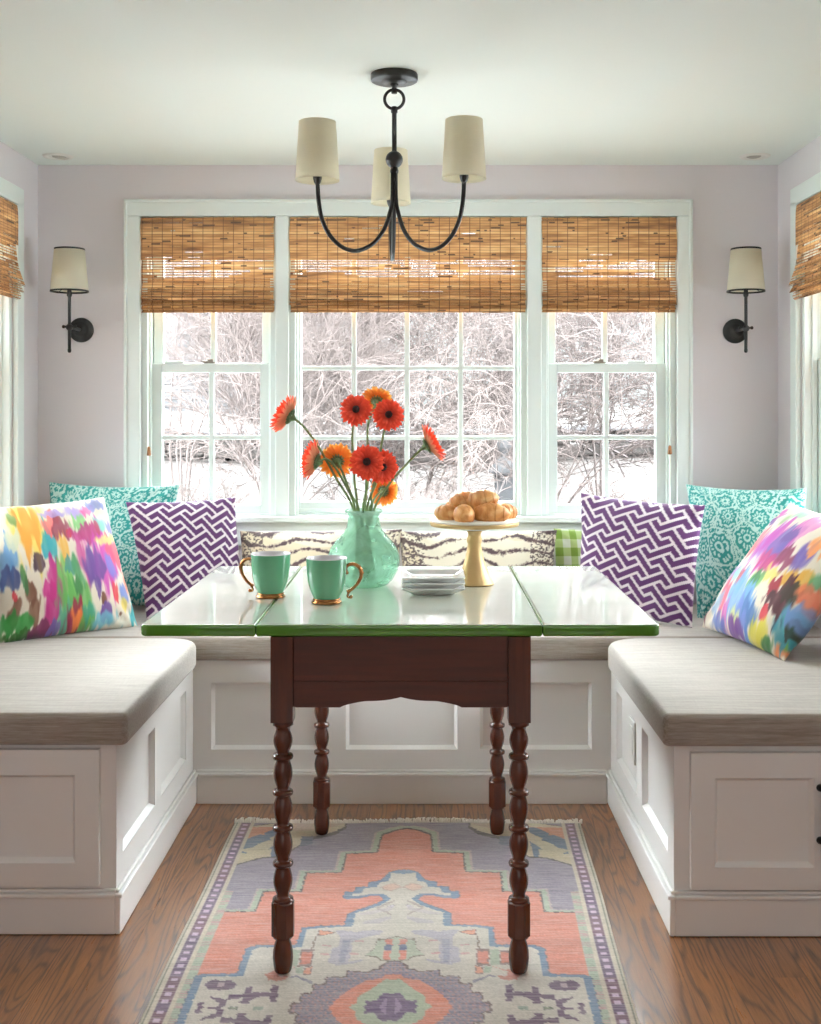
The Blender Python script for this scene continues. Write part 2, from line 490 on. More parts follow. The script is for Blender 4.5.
for i, T in ((3, left_T), (4, right_T)):
    c = MB()
    c.box(SY1, 4.066, e, 0, OZ0 - .02, OZ1, 0, T); c.box(SY0 - .06, SY0, e, 0, OZ0 - .02, OZ1, 0, T)
    c.box(SY0 - .06, 4.066, e, 0, OZ1 - .012, 2.005, 0, T)
    c.box(SY0 - .08, 4.085, -.035, .02, OZ0 - .022, OZ0, 0, T)
    struct('trim_%d' % i, c, M['trim'], bevel=.003)

# ------------------------------------------------------------------ windows
def sash_bars(mb, T, a0, a1, z0, z1, d0, d1, st, br, tr, vs=(), hs=(), mw=.0095):
    """frame a0..a1 x z0..z1 with stile width st (tuple), bottom and top rail, muntins at vs / hs"""
    sl, sr = st
    mb.box(a0, a0 + sl, d0, d1, z0, z1, 0, T); mb.box(a1 - sr, a1, d0, d1, z0, z1, 0, T)
    mb.box(a0 + sl, a1 - sr, d0, d1, z0, z0 + br, 0, T); mb.box(a0 + sl, a1 - sr, d0, d1, z1 - tr, z1, 0, T)
    dm = (d0 + d1) / 2
    for a in vs: mb.box(a - mw, a + mw, dm - .011, dm + .011, z0 + br, z1 - tr, 0, T)
    for z in hs: mb.box(a0 + sl, a1 - sr, dm - .0105, dm + .0105, z - mw * .85, z + mw * .85, 0, T)

def jamb(mb, T, a0, a1, w=.022):
    mb.box(a0, a0 + w, .004, .158, OZ0, OZ1, 0, T); mb.box(a1 - w, a1, .004, .158, OZ0, OZ1, 0, T)
    for a, s in ((a0 + w, 1), (a1 - w, -1)):          # parting stops
        x0, x1 = sorted((a, a + s * .008)); mb.box(x0, x1, .03, .048, OZ0, OZ1, 0, T); mb.box(x0, x1, .125, .135, OZ0, OZ1, 0, T)
    mb.box(a0 + w, a1 - w, .004, .158, OZ1 - .03, OZ1, 0, T); mb.box(a0 + w, a1 - w, .02, .16, OZ0, OZ0 + .004, 0, T)

def double_hung(name, T, a0, a1, cols, lock_at, lift_at):
    root = bpy.data.objects.new(name, None); COL.objects.link(root); root['kind'] = 'structure'
    j = MB(); jamb(j, T, a0, a1); j.build('frame', M['trim'], root, bevel=.002)
    s0, s1 = a0 + .025, a1 - .025
    g0, g1 = s0 + .040, s1 - .040
    ms = [g0 + (g1 - g0) * k / cols for k in range(1, cols)]
    lo = MB(); sash_bars(lo, T, s0, s1, .849, 1.407, .05, .085, (.040, .040), .033, .034, ms, [1.131])
    q = lo.build('lower_sash', M['trim'], root, bevel=.0025)
    MB().box(g0 - .005, g1 + .005, .066, .069, .878, 1.376, 0, T).build('glass_pane', M['glass'], q)
    k = MB()
    if lock_at is not None:
        k.box(lock_at - .022, lock_at + .022, .052, .082, 1.407, 1.413, 0, T)
        k.box(lock_at - .026, lock_at - .002, .045, .056, 1.411, 1.417, 0, T)
        k.box(lock_at - .010, lock_at + .014, .058, .076, 1.412, 1.424, 0, T)
        k.build('sash_lock', M['steel'], q, bevel=.002)
        MB().box(lift_at - .035, lift_at + .035, .046, .06, 1.407, 1.416, 0, T).build('sash_lift', M['trim'], q, bevel=.002)
    up = MB(); sash_bars(up, T, s0, s1, 1.38, OZ1 - .03, .088, .122, (.037, .037), .03, .04, ms, [1.66])
    q = up.build('upper_sash', M['trim'], root, bevel=.0025)
    MB().box(g0 - .008, g1 + .008, .104, .107, 1.405, OZ1 - .065, 0, T).build('glass_pane', M['glass'], q)
    return root
double_hung('window_1', back_T, -1.04, -.5445, 2, -.80, -.93)
double_hung('window_3', back_T, .431, .928, 2, .655, .79)
double_hung('window_4', left_T, SY0, SY1, 3, None, 0)
double_hung('window_5', right_T, SY0, SY1, 3, None, 0)
root = bpy.data.objects.new('window_2', None); COL.objects.link(root); root['kind'] = 'structure'
j = MB(); jamb(j, back_T, -.496, .378); j.build('frame', M['trim'], root, bevel=.002)
s = MB(); sash_bars(s, back_T, -.474, .356, .853, OZ1 - .03, .05, .095, (.016, .02), .040, .03, [-.261, -.0635, .1366], [1.129, 1.390, 1.651], .009)
s.box(-.474, .356, .04, .05, .853, .868, 0, back_T)
q = s.build('fixed_sash', M['trim'], root, bevel=.0025)
MB().box(-.462, .34, .071, .074, .888, OZ1 - .055, 0, back_T).build('glass_pane', M['glass'], q)

# ================================================================== benches
def panel_frame(mb, T, a0, a1, z0, z1, opens, d_face=0.0, dep=.015, thick=.03):
    """face-frame board with rectangular recessed panels; T(a, d, z), d grows into the bench"""
    xs = [a0] + [v for o in opens for v in (o[0], o[1])] + [a1]
    zo0, zo1 = opens[0][2], opens[0][3]
    mb.box(a0, a1, d_face, d_face + thick, z0, zo0, 0, T); mb.box(a0, a1, d_face, d_face + thick, zo1, z1, 0, T)
    for i in range(0, len(xs), 2): mb.box(xs[i], xs[i + 1], d_face, d_face + thick, zo0, zo1, 0, T)
    for o in opens:
        mb.box(o[0], o[1], d_face + dep, d_face + thick, zo0, zo1, 0, T)
        b = .012   # splayed bead around the recess
        d0, d1 = d_face + .002, d_face + dep + .003
        for (pa, pb, ia, ib) in (((o[0], zo0), (o[1], zo0), (o[0] + b, zo0 + b), (o[1] - b, zo0 + b)), ((o[0], zo1), (o[1], zo1), (o[0] + b, zo1 - b), (o[1] - b, zo1 - b)),
                                 ((o[0], zo0), (o[0], zo1), (o[0] + b, zo0 + b), (o[0] + b, zo1 - b)), ((o[1], zo0), (o[1], zo1), (o[1] - b, zo0 + b), (o[1] - b, zo1 - b))):
            vs = [T(pa[0], d0, pa[1]), T(pb[0], d0, pb[1]), T(ib[0], d1, ib[1]), T(ia[0], d1, ia[1]), T(pa[0], d1, pa[1]), T(pb[0], d1, pb[1])]
            mb.add(vs, [(0, 1, 2, 3), (3, 2, 5, 4), (0, 4, 5, 1), (0, 3, 4), (1, 5, 2)])
ZT = .447
def base_board(mb, T, a0, a1, m0=0, m1=0):
    """m0 / m1: how far each end mitres outward"""
    def pr(d0, d1, z0, z1):
        mb.box(a0 - m0 * -d0 if m0 else a0, a1 + (m1 * -d0 if m1 else 0), d0, d1, z0, z1, 0, T)
    pr(-.012, 0, 0, .088); pr(-.018, 0, .088, .098); pr(-.009, 0, .098, .106)

XB0, XB1 = -.724, .586          # inner faces of the side benches
YF_L, YF_R, YBB = 2.73, 2.719, 3.637
PZ0, PZ1 = .168, .378
# back bench
bb = thing('built_in_bench', 'white panelled window bench along the back wall, behind the table', 'bench', ((XB0 + XB1) / 2, YBB, 0))
m = MB(); m.box(XL + .003, XR - .003, YBB + .03, YB - .022, .002, ZT)
pT = lambda a, d, z: (a, YBB + d, z)
panel_frame(m, pT, XB0, XB1, .1, ZT, [(-.667, -.317, PZ0, PZ1), (-.245, .105, PZ0, PZ1), (.176, .526, PZ0, PZ1)])
m.box(XB0, XB1, YBB, YBB + .03, .002, .1)
m.build('carcass', M['bench'], bb)
m = MB(); base_board(m, pT, XB0 + .013, XB1 - .013); m.build('skirting', M['bench'], bb, bevel=.003, seg=2)
# side benches
def side_bench(label, xin, xwall, yf, sgn, dx0, dx1, px0, px1, second=None):
    """sgn: +1 when the inner face looks to +X (left bench)"""
    r = thing('built_in_bench', label, 'bench', ((xin + xwall) / 2, yf, 0))
    sT = lambda a, d, z: (xin - sgn * d, a, z)
    m = MB()
    x0, x1 = sorted((xin - sgn * .03, xwall))
    m.box(x0, x1, yf, YBB + .029, .002, ZT)
    panel_frame(m, sT, yf, YBB - .001, .1, ZT, [(2.789, 3.122, PZ0, PZ1), (3.193, 3.529, PZ0, PZ1)])
    a, b = sorted((xin - sgn * .03, xin)); m.box(a, b, yf, YBB - .001, .002, .1)
    m.build('carcass', M['bench'], r)
    m = MB()
    for d0, z0, z1 in ((.012, 0.001, .088), (.018, .088, .098), (.009, .098, .106)):
        a, b = sorted((xin + sgn * d0, xin)); m.box(a, b, yf - d0, YBB - .002, z0, z1)
        a, b = sorted((xin, xwall)); m.box(a, b, yf - d0, yf, z0, z1)
    m.build('skirting', M['bench'], r, bevel=.003)
    def door(x0, x1, p0, p1, z0, z1, q0, q1):
        d = MB(); T = lambda a, dd, z: (a, yf - .02 + dd, z)
        panel_frame(d, T, x0, x1, z0, z1, [(p0, p1, q0, q1)], 0, .0135, .0195)
        return d.build('door', M['bench'], r)
    return r, door
lb, door = side_bench('white bench cabinet against the left wall, with plain front door and no handles', XB0, XL + .003, YF_L, 1, 0, 0, 0, 0)
door(-1.395, -.76, -1.33, -.815, .118, .436, .172, .378)
rb, door = side_bench('white bench cabinet against the right wall, with outlet on its side and a black pull', XB1, XR - .003, YF_R, -1, 0, 0, 0, 0)
d1 = door(.622, .968, .676, .908, .114, .432, .166, .374)
door(.974, 1.285, 1.03, 1.23, .114, .432, .166, .374)
m = MB()
hx, hy = .921, YF_R - .02
for z in (.352, .230):
    m.lathe([(.0085, 0), (.0085, .004), (.0055, .007), (.0055, .024)], (hx, hy, z), 14, axis=(0, -1, 0))
m.tube(smooth_path([(hx, hy - .026, .369), (hx, hy - .027, .35), (hx, hy - .030, .291), (hx, hy - .027, .232), (hx, hy - .026, .213)], 5), .0062, 10)
m.build('handle', M['black'], d1)
# outlet cover
ot = thing('outlet_cover', 'small white outlet cover in the side panel of the right bench', 'outlet', (XB1 + .015, 3.33, .283))
oT = lambda a, d, z: (XB1 + .015 - d, a, z)
MB().box(3.288, 3.372, .0005, .006, .224, .345, 0, oT).build('cover_plate', M['white_plastic'], ot, bevel=.0025)
MB().box(3.308, 3.352, .0055, .0085, .242, .327, 0, oT).build('switch_paddle', M['white_plastic'], ot, bevel=.002)

# ================================================================== seat cushions
def rpoly(x0, x1, y0, y1, r, n=8):
    """rounded rectangle, r = radii for (x0y0, x1y0, x1y1, x0y1)"""
    out = []
    for (cx, cy, a0, rr) in ((x0 + r[0], y0 + r[0], PI, r[0]), (x1 - r[1], y0 + r[1], 1.5 * PI, r[1]), (x1 - r[2], y1 - r[2], 0, r[2]), (x0 + r[3], y1 - r[3], .5 * PI, r[3])):
        for k in range(n + 1):
            a = a0 + .5 * PI * k / n
            out.append((cx + rr * math.cos(a), cy + rr * math.sin(a)))
    return out
def cushion(label, poly, z0, z1, rr=.019):
    """puffed slab: rings of the outline inset near top and bottom, softly crowned"""
    den = []
    for i in range(len(poly)):
        a, b = Vector(poly[i]), Vector(poly[(i + 1) % len(poly)]); k = max(1, int((b - a).length / .04))
        den += [tuple(a.lerp(b, t / k)) for t in range(k)]
    poly = den
    r = thing('seat_cushion', label, 'cushion', (sum(p[0] for p in poly) / len(poly), sum(p[1] for p in poly) / len(poly), z0))
    cx2 = (min(p[0] for p in poly) + max(p[0] for p in poly)) / 2; cy2 = (min(p[1] for p in poly) + max(p[1] for p in poly)) / 2
    n = len(poly)
    def ring(ins, z):
        out = []
        for i in range(n):
            a = Vector(poly[i - 1]); b = Vector(poly[i]); c_ = Vector(poly[(i + 1) % n])
            t = (c_ - a); t.normalize(); nn = Vector((-t.y, t.x))
            out.append((b.x + nn.x * ins, b.y + nn.y * ins, z))
        return out
    rings = []
    for k in range(5):
        a = .5 * PI * k / 4
        rings.append(ring(.012 * (1 - math.sin(a)), z0 + .012 * (1 - math.cos(a))))
    for k in range(9):
        a = .5 * PI * k / 8
        rings.append(ring(rr * .74 * (1 - math.cos(a)), z1 - rr + rr * math.sin(a)))
    last = rings[-1]
    for k, dz in ((.95, .0003), (.88, .0006), (.8, .0009), (.7, .0012), (.6, .0014), (.5, .0016), (.4, .0017), (.3, .0018), (.2, .0018), (.1, .0018)): rings.append([(cx2 + (p[0] - cx2) * k, cy2 + (p[1] - cy2) * k, z1 + dz) for p in last])
    m = MB(); vs = []; fs = []
    for q in rings: vs += q
    for i in range(len(rings) - 1):
        for k in range(n):
            k2 = (k + 1) % n; fs.append((i * n + k, i * n + k2, (i + 1) * n + k2, (i + 1) * n + k))
    fs.append(tuple(reversed(range(n)))); fs.append(tuple(range((len(rings) - 1) * n, len(rings) * n)))
    m.add(vs, fs, 0, True)
    m.build('cover', M['linen'], r)
    return r
CZ0, CZ1 = ZT + .001, .524
cushion('greige linen seat cushion on the left bench', rpoly(XL + .006, -.692, 2.70, 3.612, (.015, .018, .10, .02)), CZ0, CZ1)
cushion('greige linen seat cushion on the right bench', rpoly(.556, XR - .006, 2.69, 3.612, (.018, .015, .02, .12)), CZ0, CZ1)
cushion('long greige linen seat cushion on the back bench below the windows', rpoly(XL + .006, XR - .006, 3.620, YB - .024, (.03, .03, .03, .03)), CZ0, CZ1)

# ================================================================== bamboo shades
def blind(label, T, a0, a1, ztop, zbot, flap_z, folds, du0):
    """T(a, d, z) with d negative into the room; fold profile = list of (d, z)"""
    r = thing('bamboo_shade', label, 'blind', T((a0 + a1) / 2, 0, ztop))
    MB().box(a0 + .003, a1 - .003, -.012, .012, ztop - .02, ztop - .001, 0, T).build('headrail', M['tassel'], r)
    def sheet(prof, mat, name, e0, e1):
        pts = smooth_path([(d, z, 0) for d, z in prof], 5)
        L = [0]
        for i in range(1, len(pts)): L.append(L[-1] + (pts[i] - pts[i - 1]).length)
        m = MB(); na = 24; m.uv = []
        rnd = random.Random(len(label) * 7 + int(a0 * 100))
        for j, p in enumerate(pts):
            wv = math.sin(L[j] * 40 + a0 * 9) * .0016
            for i in range(na + 1):
                t = i / na
                a = e0 + (e1 - e0) * t + wv
                m.v.append(T(a, p.x, p.y)); m.uv.append((a + du0, L[j] + (.37 if name == 'valance' else 0)))
        for j in range(len(pts) - 1):
            for i in range(na):
                q = j * (na + 1) + i
                m.f.append((q, q + 1, q + na + 2, q + na + 1)); m.m.append(0); m.sm.append(True)
        return m.build(name, mat, r)
    sheet([(-.008, ztop - .004)] + folds, M['blind'], 'woven_panel', a0 + .002, a1 - .002)
    sheet([(.006, zbot + .128), (.007, zbot + .09), (.004, zbot + .03), (-.002, zbot + .006)], M['blindflap'], 'folded_hem', a0 + .003, a1 - .003)
    sheet([(-.016, ztop - .001), (-.018, ztop - .02), (-.019, (ztop + flap_z) / 2), (-.020, flap_z)], M['blindflap'], 'valance', a0, a1)
    return r
def folds_for(zt, zb, deep):
    k = deep
    if deep > .01: return [(-.010, zt - .1), (-.012, zb + .19), (-.020, zb + .12), (-.040, zb + .062), (-.046, zb + .046), (-.034, zb + .052), (-.030, zb + .05), (-.038, zb + .032), (-.041, zb + .024), (-.030, zb + .03), (-.026, zb + .028), (-.030, zb + .010), (-.022, zb)]
    return [(-.010, zt - .1), (-.012, zb + .125), (-.020 - k * .3, zb + .085), (-.026 - k, zb + .055), (-.020 - k, zb + .045), (-.006, zb + .075), (-.004, zb + .07), (-.018 - k * .9, zb + .036),
            (-.022 - k * .9, zb + .028), (-.008, zb + .045), (-.006, zb + .04), (-.016 - k * .6, zb + .018), (-.020 - k * .5, zb + .012), (-.008, zb + .02), (-.006, zb + .004), (-.012, zb)]
ZBT, ZBB = 1.940, 1.590
bl = []
for lab, a0, a1, du in (('left bamboo roman shade over the narrow left sash window', -1.037, -.549, .11), ('wide bamboo roman shade over the centre picture window', -.492, .374, .77), ('right bamboo roman shade over the narrow right sash window', .432, .925, 1.9)):
    bl.append(blind(lab, back_T, a0, a1, ZBT, ZBB, 1.782, folds_for(ZBT, ZBB, .004), du))
blind('bamboo roman shade hanging on the left side wall', left_T, SY0 + .004, SY1 - .003, ZBT, 1.612, 1.80, folds_for(ZBT, 1.612, .022), 3.1)
blind('bamboo roman shade hanging on the right side wall', right_T, SY0 + .004, SY1 - .003, ZBT, 1.612, 1.80, folds_for(ZBT, 1.612, .022), 4.4)
# pull cords with wooden tassels
def cordset(root, x, z1, y):
    m = MB(); m.tube([(x, y, 1.615), (x + .001, y, 1.4), (x, y, z1 + .02)], .0013, 6); q = m.build('pull_cord', M['cord'], root)
    m = MB(); m.lathe([(.002, .034), (.0055, .03), (.007, .012), (.0085, .002), (.004, 0)], (x, y, z1), 12); m.build('tassel', M['tassel'], q)
    m = MB(); m.tube([(x, y, z1), (x + .004, y, z1 - .05), (x + .001, y, z1 - .12)], .0009, 5); m.build('cord_end', M['cord'], q)
cordset(bl[0], -1.0105, 1.065, YB - .003)
cordset(bl[2], .903, 1.070, YB - .003)

# ================================================================== ceiling spots
for lab, x in (('round recessed ceiling light in the left corner above the left sconce', -1.298), ('round recessed ceiling light in the right corner above the right sconce', 1.174)):
    r = thing('recessed_light', lab, 'ceiling light', (x, 4.114, ZC))
    s = 1 if x < 0 else -1
    MB().lathe([(.034, -.002), (.036, -.006), (.050, -.005), (.054, -.0005)], (x, 4.114, ZC), 32, cap=False).build('trim_ring', M['lampwhite'], r)
    MB().lathe([(.0, -.0015), (.034, -.002)], (x, 4.114, ZC), 24, cap=False).build('reflector', M['lampwhite'], r)
    m = MB(); m.lathe([(.0, -.010), (.014, -.0095), (.024, -.006), (.027, -.002)], (x + s * .008, 4.104, ZC), 20, cap=False); m.build('bulb_recess', M['fixdark'], r)
# ================================================================== drop-leaf table
TZ = .768
tb = thing('drop_leaf_table', 'white enamel topped drop leaf table with green edge and dark turned legs', 'table', (-.053, 2.98, 0))
TY0, TY1 = 2.497, 3.452
def slab(name, poly, z0, z1, parent, r=.0055, dep=.0):
    """enamel pan: flat white top, rolled green lip all around (second material)"""
    n = len(poly); m = MB()
    def ring(ins, z):
        out = []
        for i in range(n):
            a = Vector(poly[i - 1]); b = Vector(poly[i]); c_ = Vector(poly[(i + 1) % n])
            t = c_ - a; t.normalize(); nn = Vector((-t.y, t.x)); out.append((b.x + nn.x * ins, b.y + nn.y * ins, z))
        return out
    R = [ring(.012, z0)]
    for k in range(5): a = .5 * PI * k / 4; R.append(ring(.006 * (1 - math.sin(a)), z0 + .006 * (1 - math.cos(a))))
    ntop = len(R)
    for k in range(6): a = .5 * PI * k / 5; R.append(ring(r * (1 - math.cos(a)), z1 - r + r * math.sin(a)))
    vs = [p for q in R for p in q]; fs = []; mi = []
    for i in range(len(R) - 1):
        for k in range(n):
            k2 = (k + 1) % n; fs.append((i * n + k, i * n + k2, (i + 1) * n + k2, (i + 1) * n + k)); mi.append(1 if i < len(R) - 3 else 0)
    fs.append(tuple(reversed(range(n)))); mi.append(1)
    fs.append(tuple(range((len(R) - 1) * n, len(R) * n))); mi.append(0)
    m.add(vs, fs, 0, True); m.m = mi; m.sm[-1] = False; m.sm[-2] = False
    return m.build(name, [M['enamel'], M['greenrim']], parent)
slab('tabletop', rpoly(-.3622, .2552, TY0, TY1, (.004,) * 4, 4), TZ - .026, TZ, tb)
slab('leaf', rpoly(-.613, -.3631, TY0, TY1, (.018, .004, .004, .018), 5), TZ - .026, TZ, tb)
slab('leaf', rpoly(.2561, .510, TY0, TY1, (.004, .018, .018, .004), 5), TZ - .026, TZ, tb)
# leaf supports and hinges underneath
for x in (-.362, .2557):
    for y in (2.72, 3.25):
        MB().box(x - .03, x + .03, y - .016, y + .016, TZ - .030, TZ - .0262).build('hinge', M['steel'], tb)
LX0, LX1, LY0, LY1 = -.3065, .206, 2.521, 3.346
# aprons
def scal(x0, x1, z_hi, z_lo):
    """bottom edge of the front rail, left to right: flat ears, ogee rise to a centre point"""
    xc = (x0 + x1) / 2; h = (x1 - x0) / 2
    pts = []
    for t in np.linspace(-1, 1, 61):
        a = abs(t)
        if a > .56: z = z_lo
        else:
            s = (.56 - a) / .56
            z = z_lo + (z_hi - z_lo) * (.62 * min(1, s / .42) ** .6 if s < .42 else .62 + .38 * ((s - .42) / .58) ** 2.6)
        pts.append((xc + h * t, z))
    return pts
ax0, ax1 = LX0 + .0236, LX1 - .0236
ap = [(ax0, TZ - .0265), (ax0, .588)] + scal(ax0, ax1, .609, .5865)[1:-1] + [(ax1, .588), (ax1, TZ - .0265)]
for nm, y in (('apron', LY0 - .012), ('apron', LY1 - .004)):
    T = lambda x, z, d, y=y: (x, y + d, z)
    m = MB(); m.prism(list(reversed(ap)), 0, .018, 0, lambda x, z, d, y=y: (x, y + d, z))
    q = m.build(nm, M['woodx'], tb, bevel=.0015)
MB().box(ax0, ax1, LY0 - .0165, LY0 - .0118, .6435, TZ - .0265).build('apron_moulding', M['woodx'], tb, bevel=.002)
for x in (LX0 - .008, LX1 - .010):
    MB().box(x, x + .018, LY0 + .0236, LY1 - .0236, .600, TZ - .0265).build('side_apron', mk_wood('walnut_side', (100, 38, 13), (42, 14, 5), .42, 1) if x < 0 else bpy.data.materials['walnut_side'], tb, bevel=.0015)
def leg(x, y):
    m = MB()
    b = .0240
    m.box(x - b, x + b, y - b, y + b, .556, TZ - .0265)
    # turned bobbins between rings, measured down the leg
    rings = [.478, .400, .323, .246, .1665]
    prof = [(.019, .558), (.022, .552), (.0225, .547), (.0165, .543), (.0155, .540)]
    tops = [.540] + rings[:-1]
    for i, rz in enumerate(rings):
        t = tops[i] - (.004 if i == 0 else .007); bt = rz + .007
        for s in (.0, .1, .2, .3, .42, .55, .68, .8, .9, 1.0):
            # a waisted bead: narrow neck, belly above the middle, narrowing cone below
            r = .0148 + .0062 * math.sin(PI * min(1, s / .9)) ** 1.2 - (.0008 if s > .85 else 0)
            prof.append((r, t + (bt - t) * s))
        if i < len(rings) - 1:
            prof += [(.0155, rz + .006), (.0212, rz + .0045), (.0225, rz), (.0212, rz - .0045), (.0155, rz - .006)]
        else:
            prof += [(.0160, rz + .006), (.0225, rz + .004), (.0232, rz - .001)]
    m.lathe(list(reversed(prof)), (x, y, 0), 28)
    # chamfered square block
    k = .0238
    pl = []
    for a in range(8):
        an = PI / 8 + a * PI / 4
        pl.append((x + k * 1.085 * math.cos(an) * (1.0), y + k * 1.085 * math.sin(an)))
    m.prism(pl, .091, .162)
    m.lathe([(.0215, .086), (.0235, .091)], (x, y, 0), 28, cap=False); m.lathe([(.0235, .162), (.021, .166)], (x, y, 0), 28, cap=False)
    foot = [(.0, 0), (.0165, 0), (.0185, .003), (.0205, .014), (.0222, .030), (.0215, .045), (.0185, .060), (.0155, .069), (.0165, .076), (.0205, .083), (.0218, .087)]
    m.lathe(foot, (x, y, 0.0115), 28)
    return m.build('leg', M['wood'], tb)
for x in (LX0, LX1):
    leg(x, LY0); leg(x + (.0115 if x < 0 else .005), LY1)

# ================================================================== rug
def unproj(u, v):
    Y = F_PX * HC / (v - V0); return (u - U0) * Y / F_PX, Y
YRB, YRC = 3.440, 2.372
def rc(Y): return -.0465 - .0205 * (3.468 - Y)
def rhw(Y): return .5125 - .0117 * (3.468 - Y)
def rug_uv(u, v):
    x, y = unproj(u, v); return (x - rc(y)) / rhw(y), y
ZO = {'A': (395, 815), 'B': (515, 815), 'C': (395, 915), 'D': (515, 915)}
def tr(*pts):
    """(zoom key, x, y) or (u, v) picture measurements of the pattern -> rug coordinates of its right half"""
    out = []
    for p in pts:
        if len(p) == 3: k, x, y = p; u, v = ZO[k][0] + x / 6.315, ZO[k][1] + y / 6.315
        else: u, v = p
        out.append(rug_uv(u, v))
    return out
NXR, NYR = 290, 330
gx = np.linspace(-1, 1, NXR + 1)
yfar, ynear = YRB, 2 * YRC - YRB
gy = np.concatenate([np.linspace(yfar, 2.20, NYR), np.linspace(2.195, ynear, 120)])
GX, GY = np.meshgrid(gx, gy)
AX = np.abs(GX); AY = np.where(GY < YRC, 2 * YRC - GY, GY)
def jit(a, f1, f2, s):
    return s * (np.sin(AX * f1 + np.sin(AY * f2) * 2) + np.sin(AY * f2 * 1.3 + AX * f1 * .7))
PX, PY = AX + jit(0, 190, 170, .0016), AY + jit(0, 150, 210, .0012)
def inside(poly):
    ok = np.zeros(PX.shape, bool)
    n = len(poly)
    for i in range(n):
        x1, y1 = poly[i]; x2, y2 = poly[(i + 1) % n]
        if y1 == y2: continue
        c_ = ((y1 > PY) != (y2 > PY)) & (PX < (x2 - x1) * (PY - y1) / (y2 - y1) + x1)
        ok ^= c_
    return ok
C = np.zeros(PX.shape + (3,))
LAV, COR, IVO, BLU, GRN, PUR, DRK, CRM = (142, 130, 148), (212, 122, 100), (210, 200, 188), (98, 128, 160), (166, 178, 156), (92, 58, 100), (72, 60, 62), (206, 192, 172)
C[:] = LAV
def paint(poly, col, a=1.0):
    k = inside(poly); C[k] = C[k] * (1 - a) + np.array(col) * a
def close_c(pts):       # close a right-half outline along the centre line (a little past it)
    return [(-.05, pts[0][1])] + pts + [(-.05, pts[-1][1])]
# back corner: ivory spandrel with orange and blue flames
paint(tr((521, 823), ('B', 330, 90), ('B', 385, 345), ('B', 300, 320), ('B', 200, 292), ('B', 90, 285), (500, 842), (480, 838), (468, 831), (470, 823)), DRK)
paint(tr((521, 823), ('B', 325, 95), ('B', 378, 338), ('B', 300, 312), ('B', 200, 284), ('B', 90, 277), (500, 839), (480, 834), (470, 829), (472, 823)), (204, 188, 156))
paint(tr(('B', 90, 90), ('B', 320, 95), ('B', 345, 190), ('B', 300, 190), ('B', 240, 160), ('B', 170, 140)), (206, 134, 100))
for s in (((85, 95), (140, 95), (215, 130), (215, 175), (150, 150), (95, 130)), ((165, 150), (250, 140), (345, 185), (350, 205), (240, 200), (175, 175)), ((215, 180), (300, 175), (352, 200), (372, 262), (300, 262), (345, 240), (270, 222)), ((105, 205), (150, 210), (150, 280), (118, 280)), ((92, 180), (140, 205), (175, 235), (110, 230))):
    paint(tr(*[('B', a, b) for a, b in s]), (84, 112, 140))
paint(tr((466, 824), (521, 824), (521, 833), (500, 833), (480, 829)), (196, 170, 150))
paint(tr(('A', 660, 150), ('A', 735, 150), ('A', 735, 212), ('A', 660, 205)), (96, 104, 124))
# green-grey edged coral field with stepped back edge
st = [(407, 831.5), ('A', 150, 118), ('A', 225, 145), ('A', 235, 256), ('A', 428, 262), ('A', 438, 380), ('A', 662, 382), ('A', 672, 500), ('B', 150, 500), ('B', 180, 630), ('B', 412, 634), ('D', 415, 20), ('D', 470, 200), ('D', 522, 400), ('D', 588, 688)]
def grow(pts, dx, dv):
    o = []
    for p in pts:
        if len(p) == 3: p = (ZO[p[0]][0] + p[1] / 6.315, ZO[p[0]][1] + p[2] / 6.315)
        o.append((p[0] + dx, p[1] + dv))
    return o
for dx, dv, col in ((8.5, -2.6, (184, 162, 160)), (6.5, -2.0, GRN), (1.6, -.4, DRK), (0, .4, COR)):
    q = tr(*grow(st, dx, dv)); paint(close_c(q), col)
# border
def band(a, b, col):
    k = (AX >= a) & (AX < b); C[k] = col
side = (AX > .80)
k = (AX > .845) & (AX < .885) & (PY < 2.95); C[k] = GRN
nz = np.sin(AX * 900 + AY * 310) * np.sin(AY * 420) > .25
C[k & nz] = (190, 150, 148)
band(.885, .905, CRM); band(.905, .962, PUR); band(.962, .982, CRM); band(.982, .992, (96, 104, 84)); band(.992, 2, CRM)
dash = (np.mod(AY, .031) < .013) & (AX > .918) & (AX < .950); C[dash] = (206, 178, 204)
k = (AX >= .905) & (AX < .962) & (np.mod(AY + .4, .31) < .11) & ~dash; C[k] = (108, 54, 86)
# ivory motif inside a blue outline
bl_ = [(407, 873.5), ('A', 85, 370), ('A', 145, 385), ('A', 180, 432), ('A', 208, 440), ('A', 258, 445), ('A', 262, 474), ('A', 335, 478), ('A', 340, 505), ('A', 398, 503), ('A', 402, 552), ('A', 300, 548), ('A', 220, 530), ('A', 170, 536), ('A', 140, 560), ('A', 190, 588), ('A', 290, 622), ('A', 350, 645), ('C', 358, 85), ('C', 545, 90), ('C', 618, 100), ('C', 637, 208), ('C', 740, 210), ('D', 105, 208), ('D', 186, 230), ('D', 216, 390), ('D', 430, 398), ('D', 478, 412), ('D', 545, 688)]
iv_ = [(407, 877.5), ('A', 128, 388), ('A', 136, 440), ('A', 185, 447), ('A', 205, 476), ('A', 282, 485), ('A', 292, 512), ('A', 350, 518), ('A', 352, 536), ('A', 220, 520), ('A', 150, 522), ('A', 100, 552), ('A', 150, 590), ('A', 240, 622), ('A', 305, 640), ('C', 308, 95), ('C', 510, 100), ('C', 590, 112), ('C', 600, 222), ('C', 740, 224), ('D', 105, 222), ('D', 148, 240), ('D', 178, 408), ('D', 430, 412), ('D', 495, 688)]
paint(close_c(tr(*grow(bl_, .8, -.3))), (84, 96, 118)); paint(close_c(tr(*bl_)), BLU); paint(close_c(tr(*iv_)), IVO)
def zz(key, pts): return tr(*[(key, a, b) for a, b in pts])
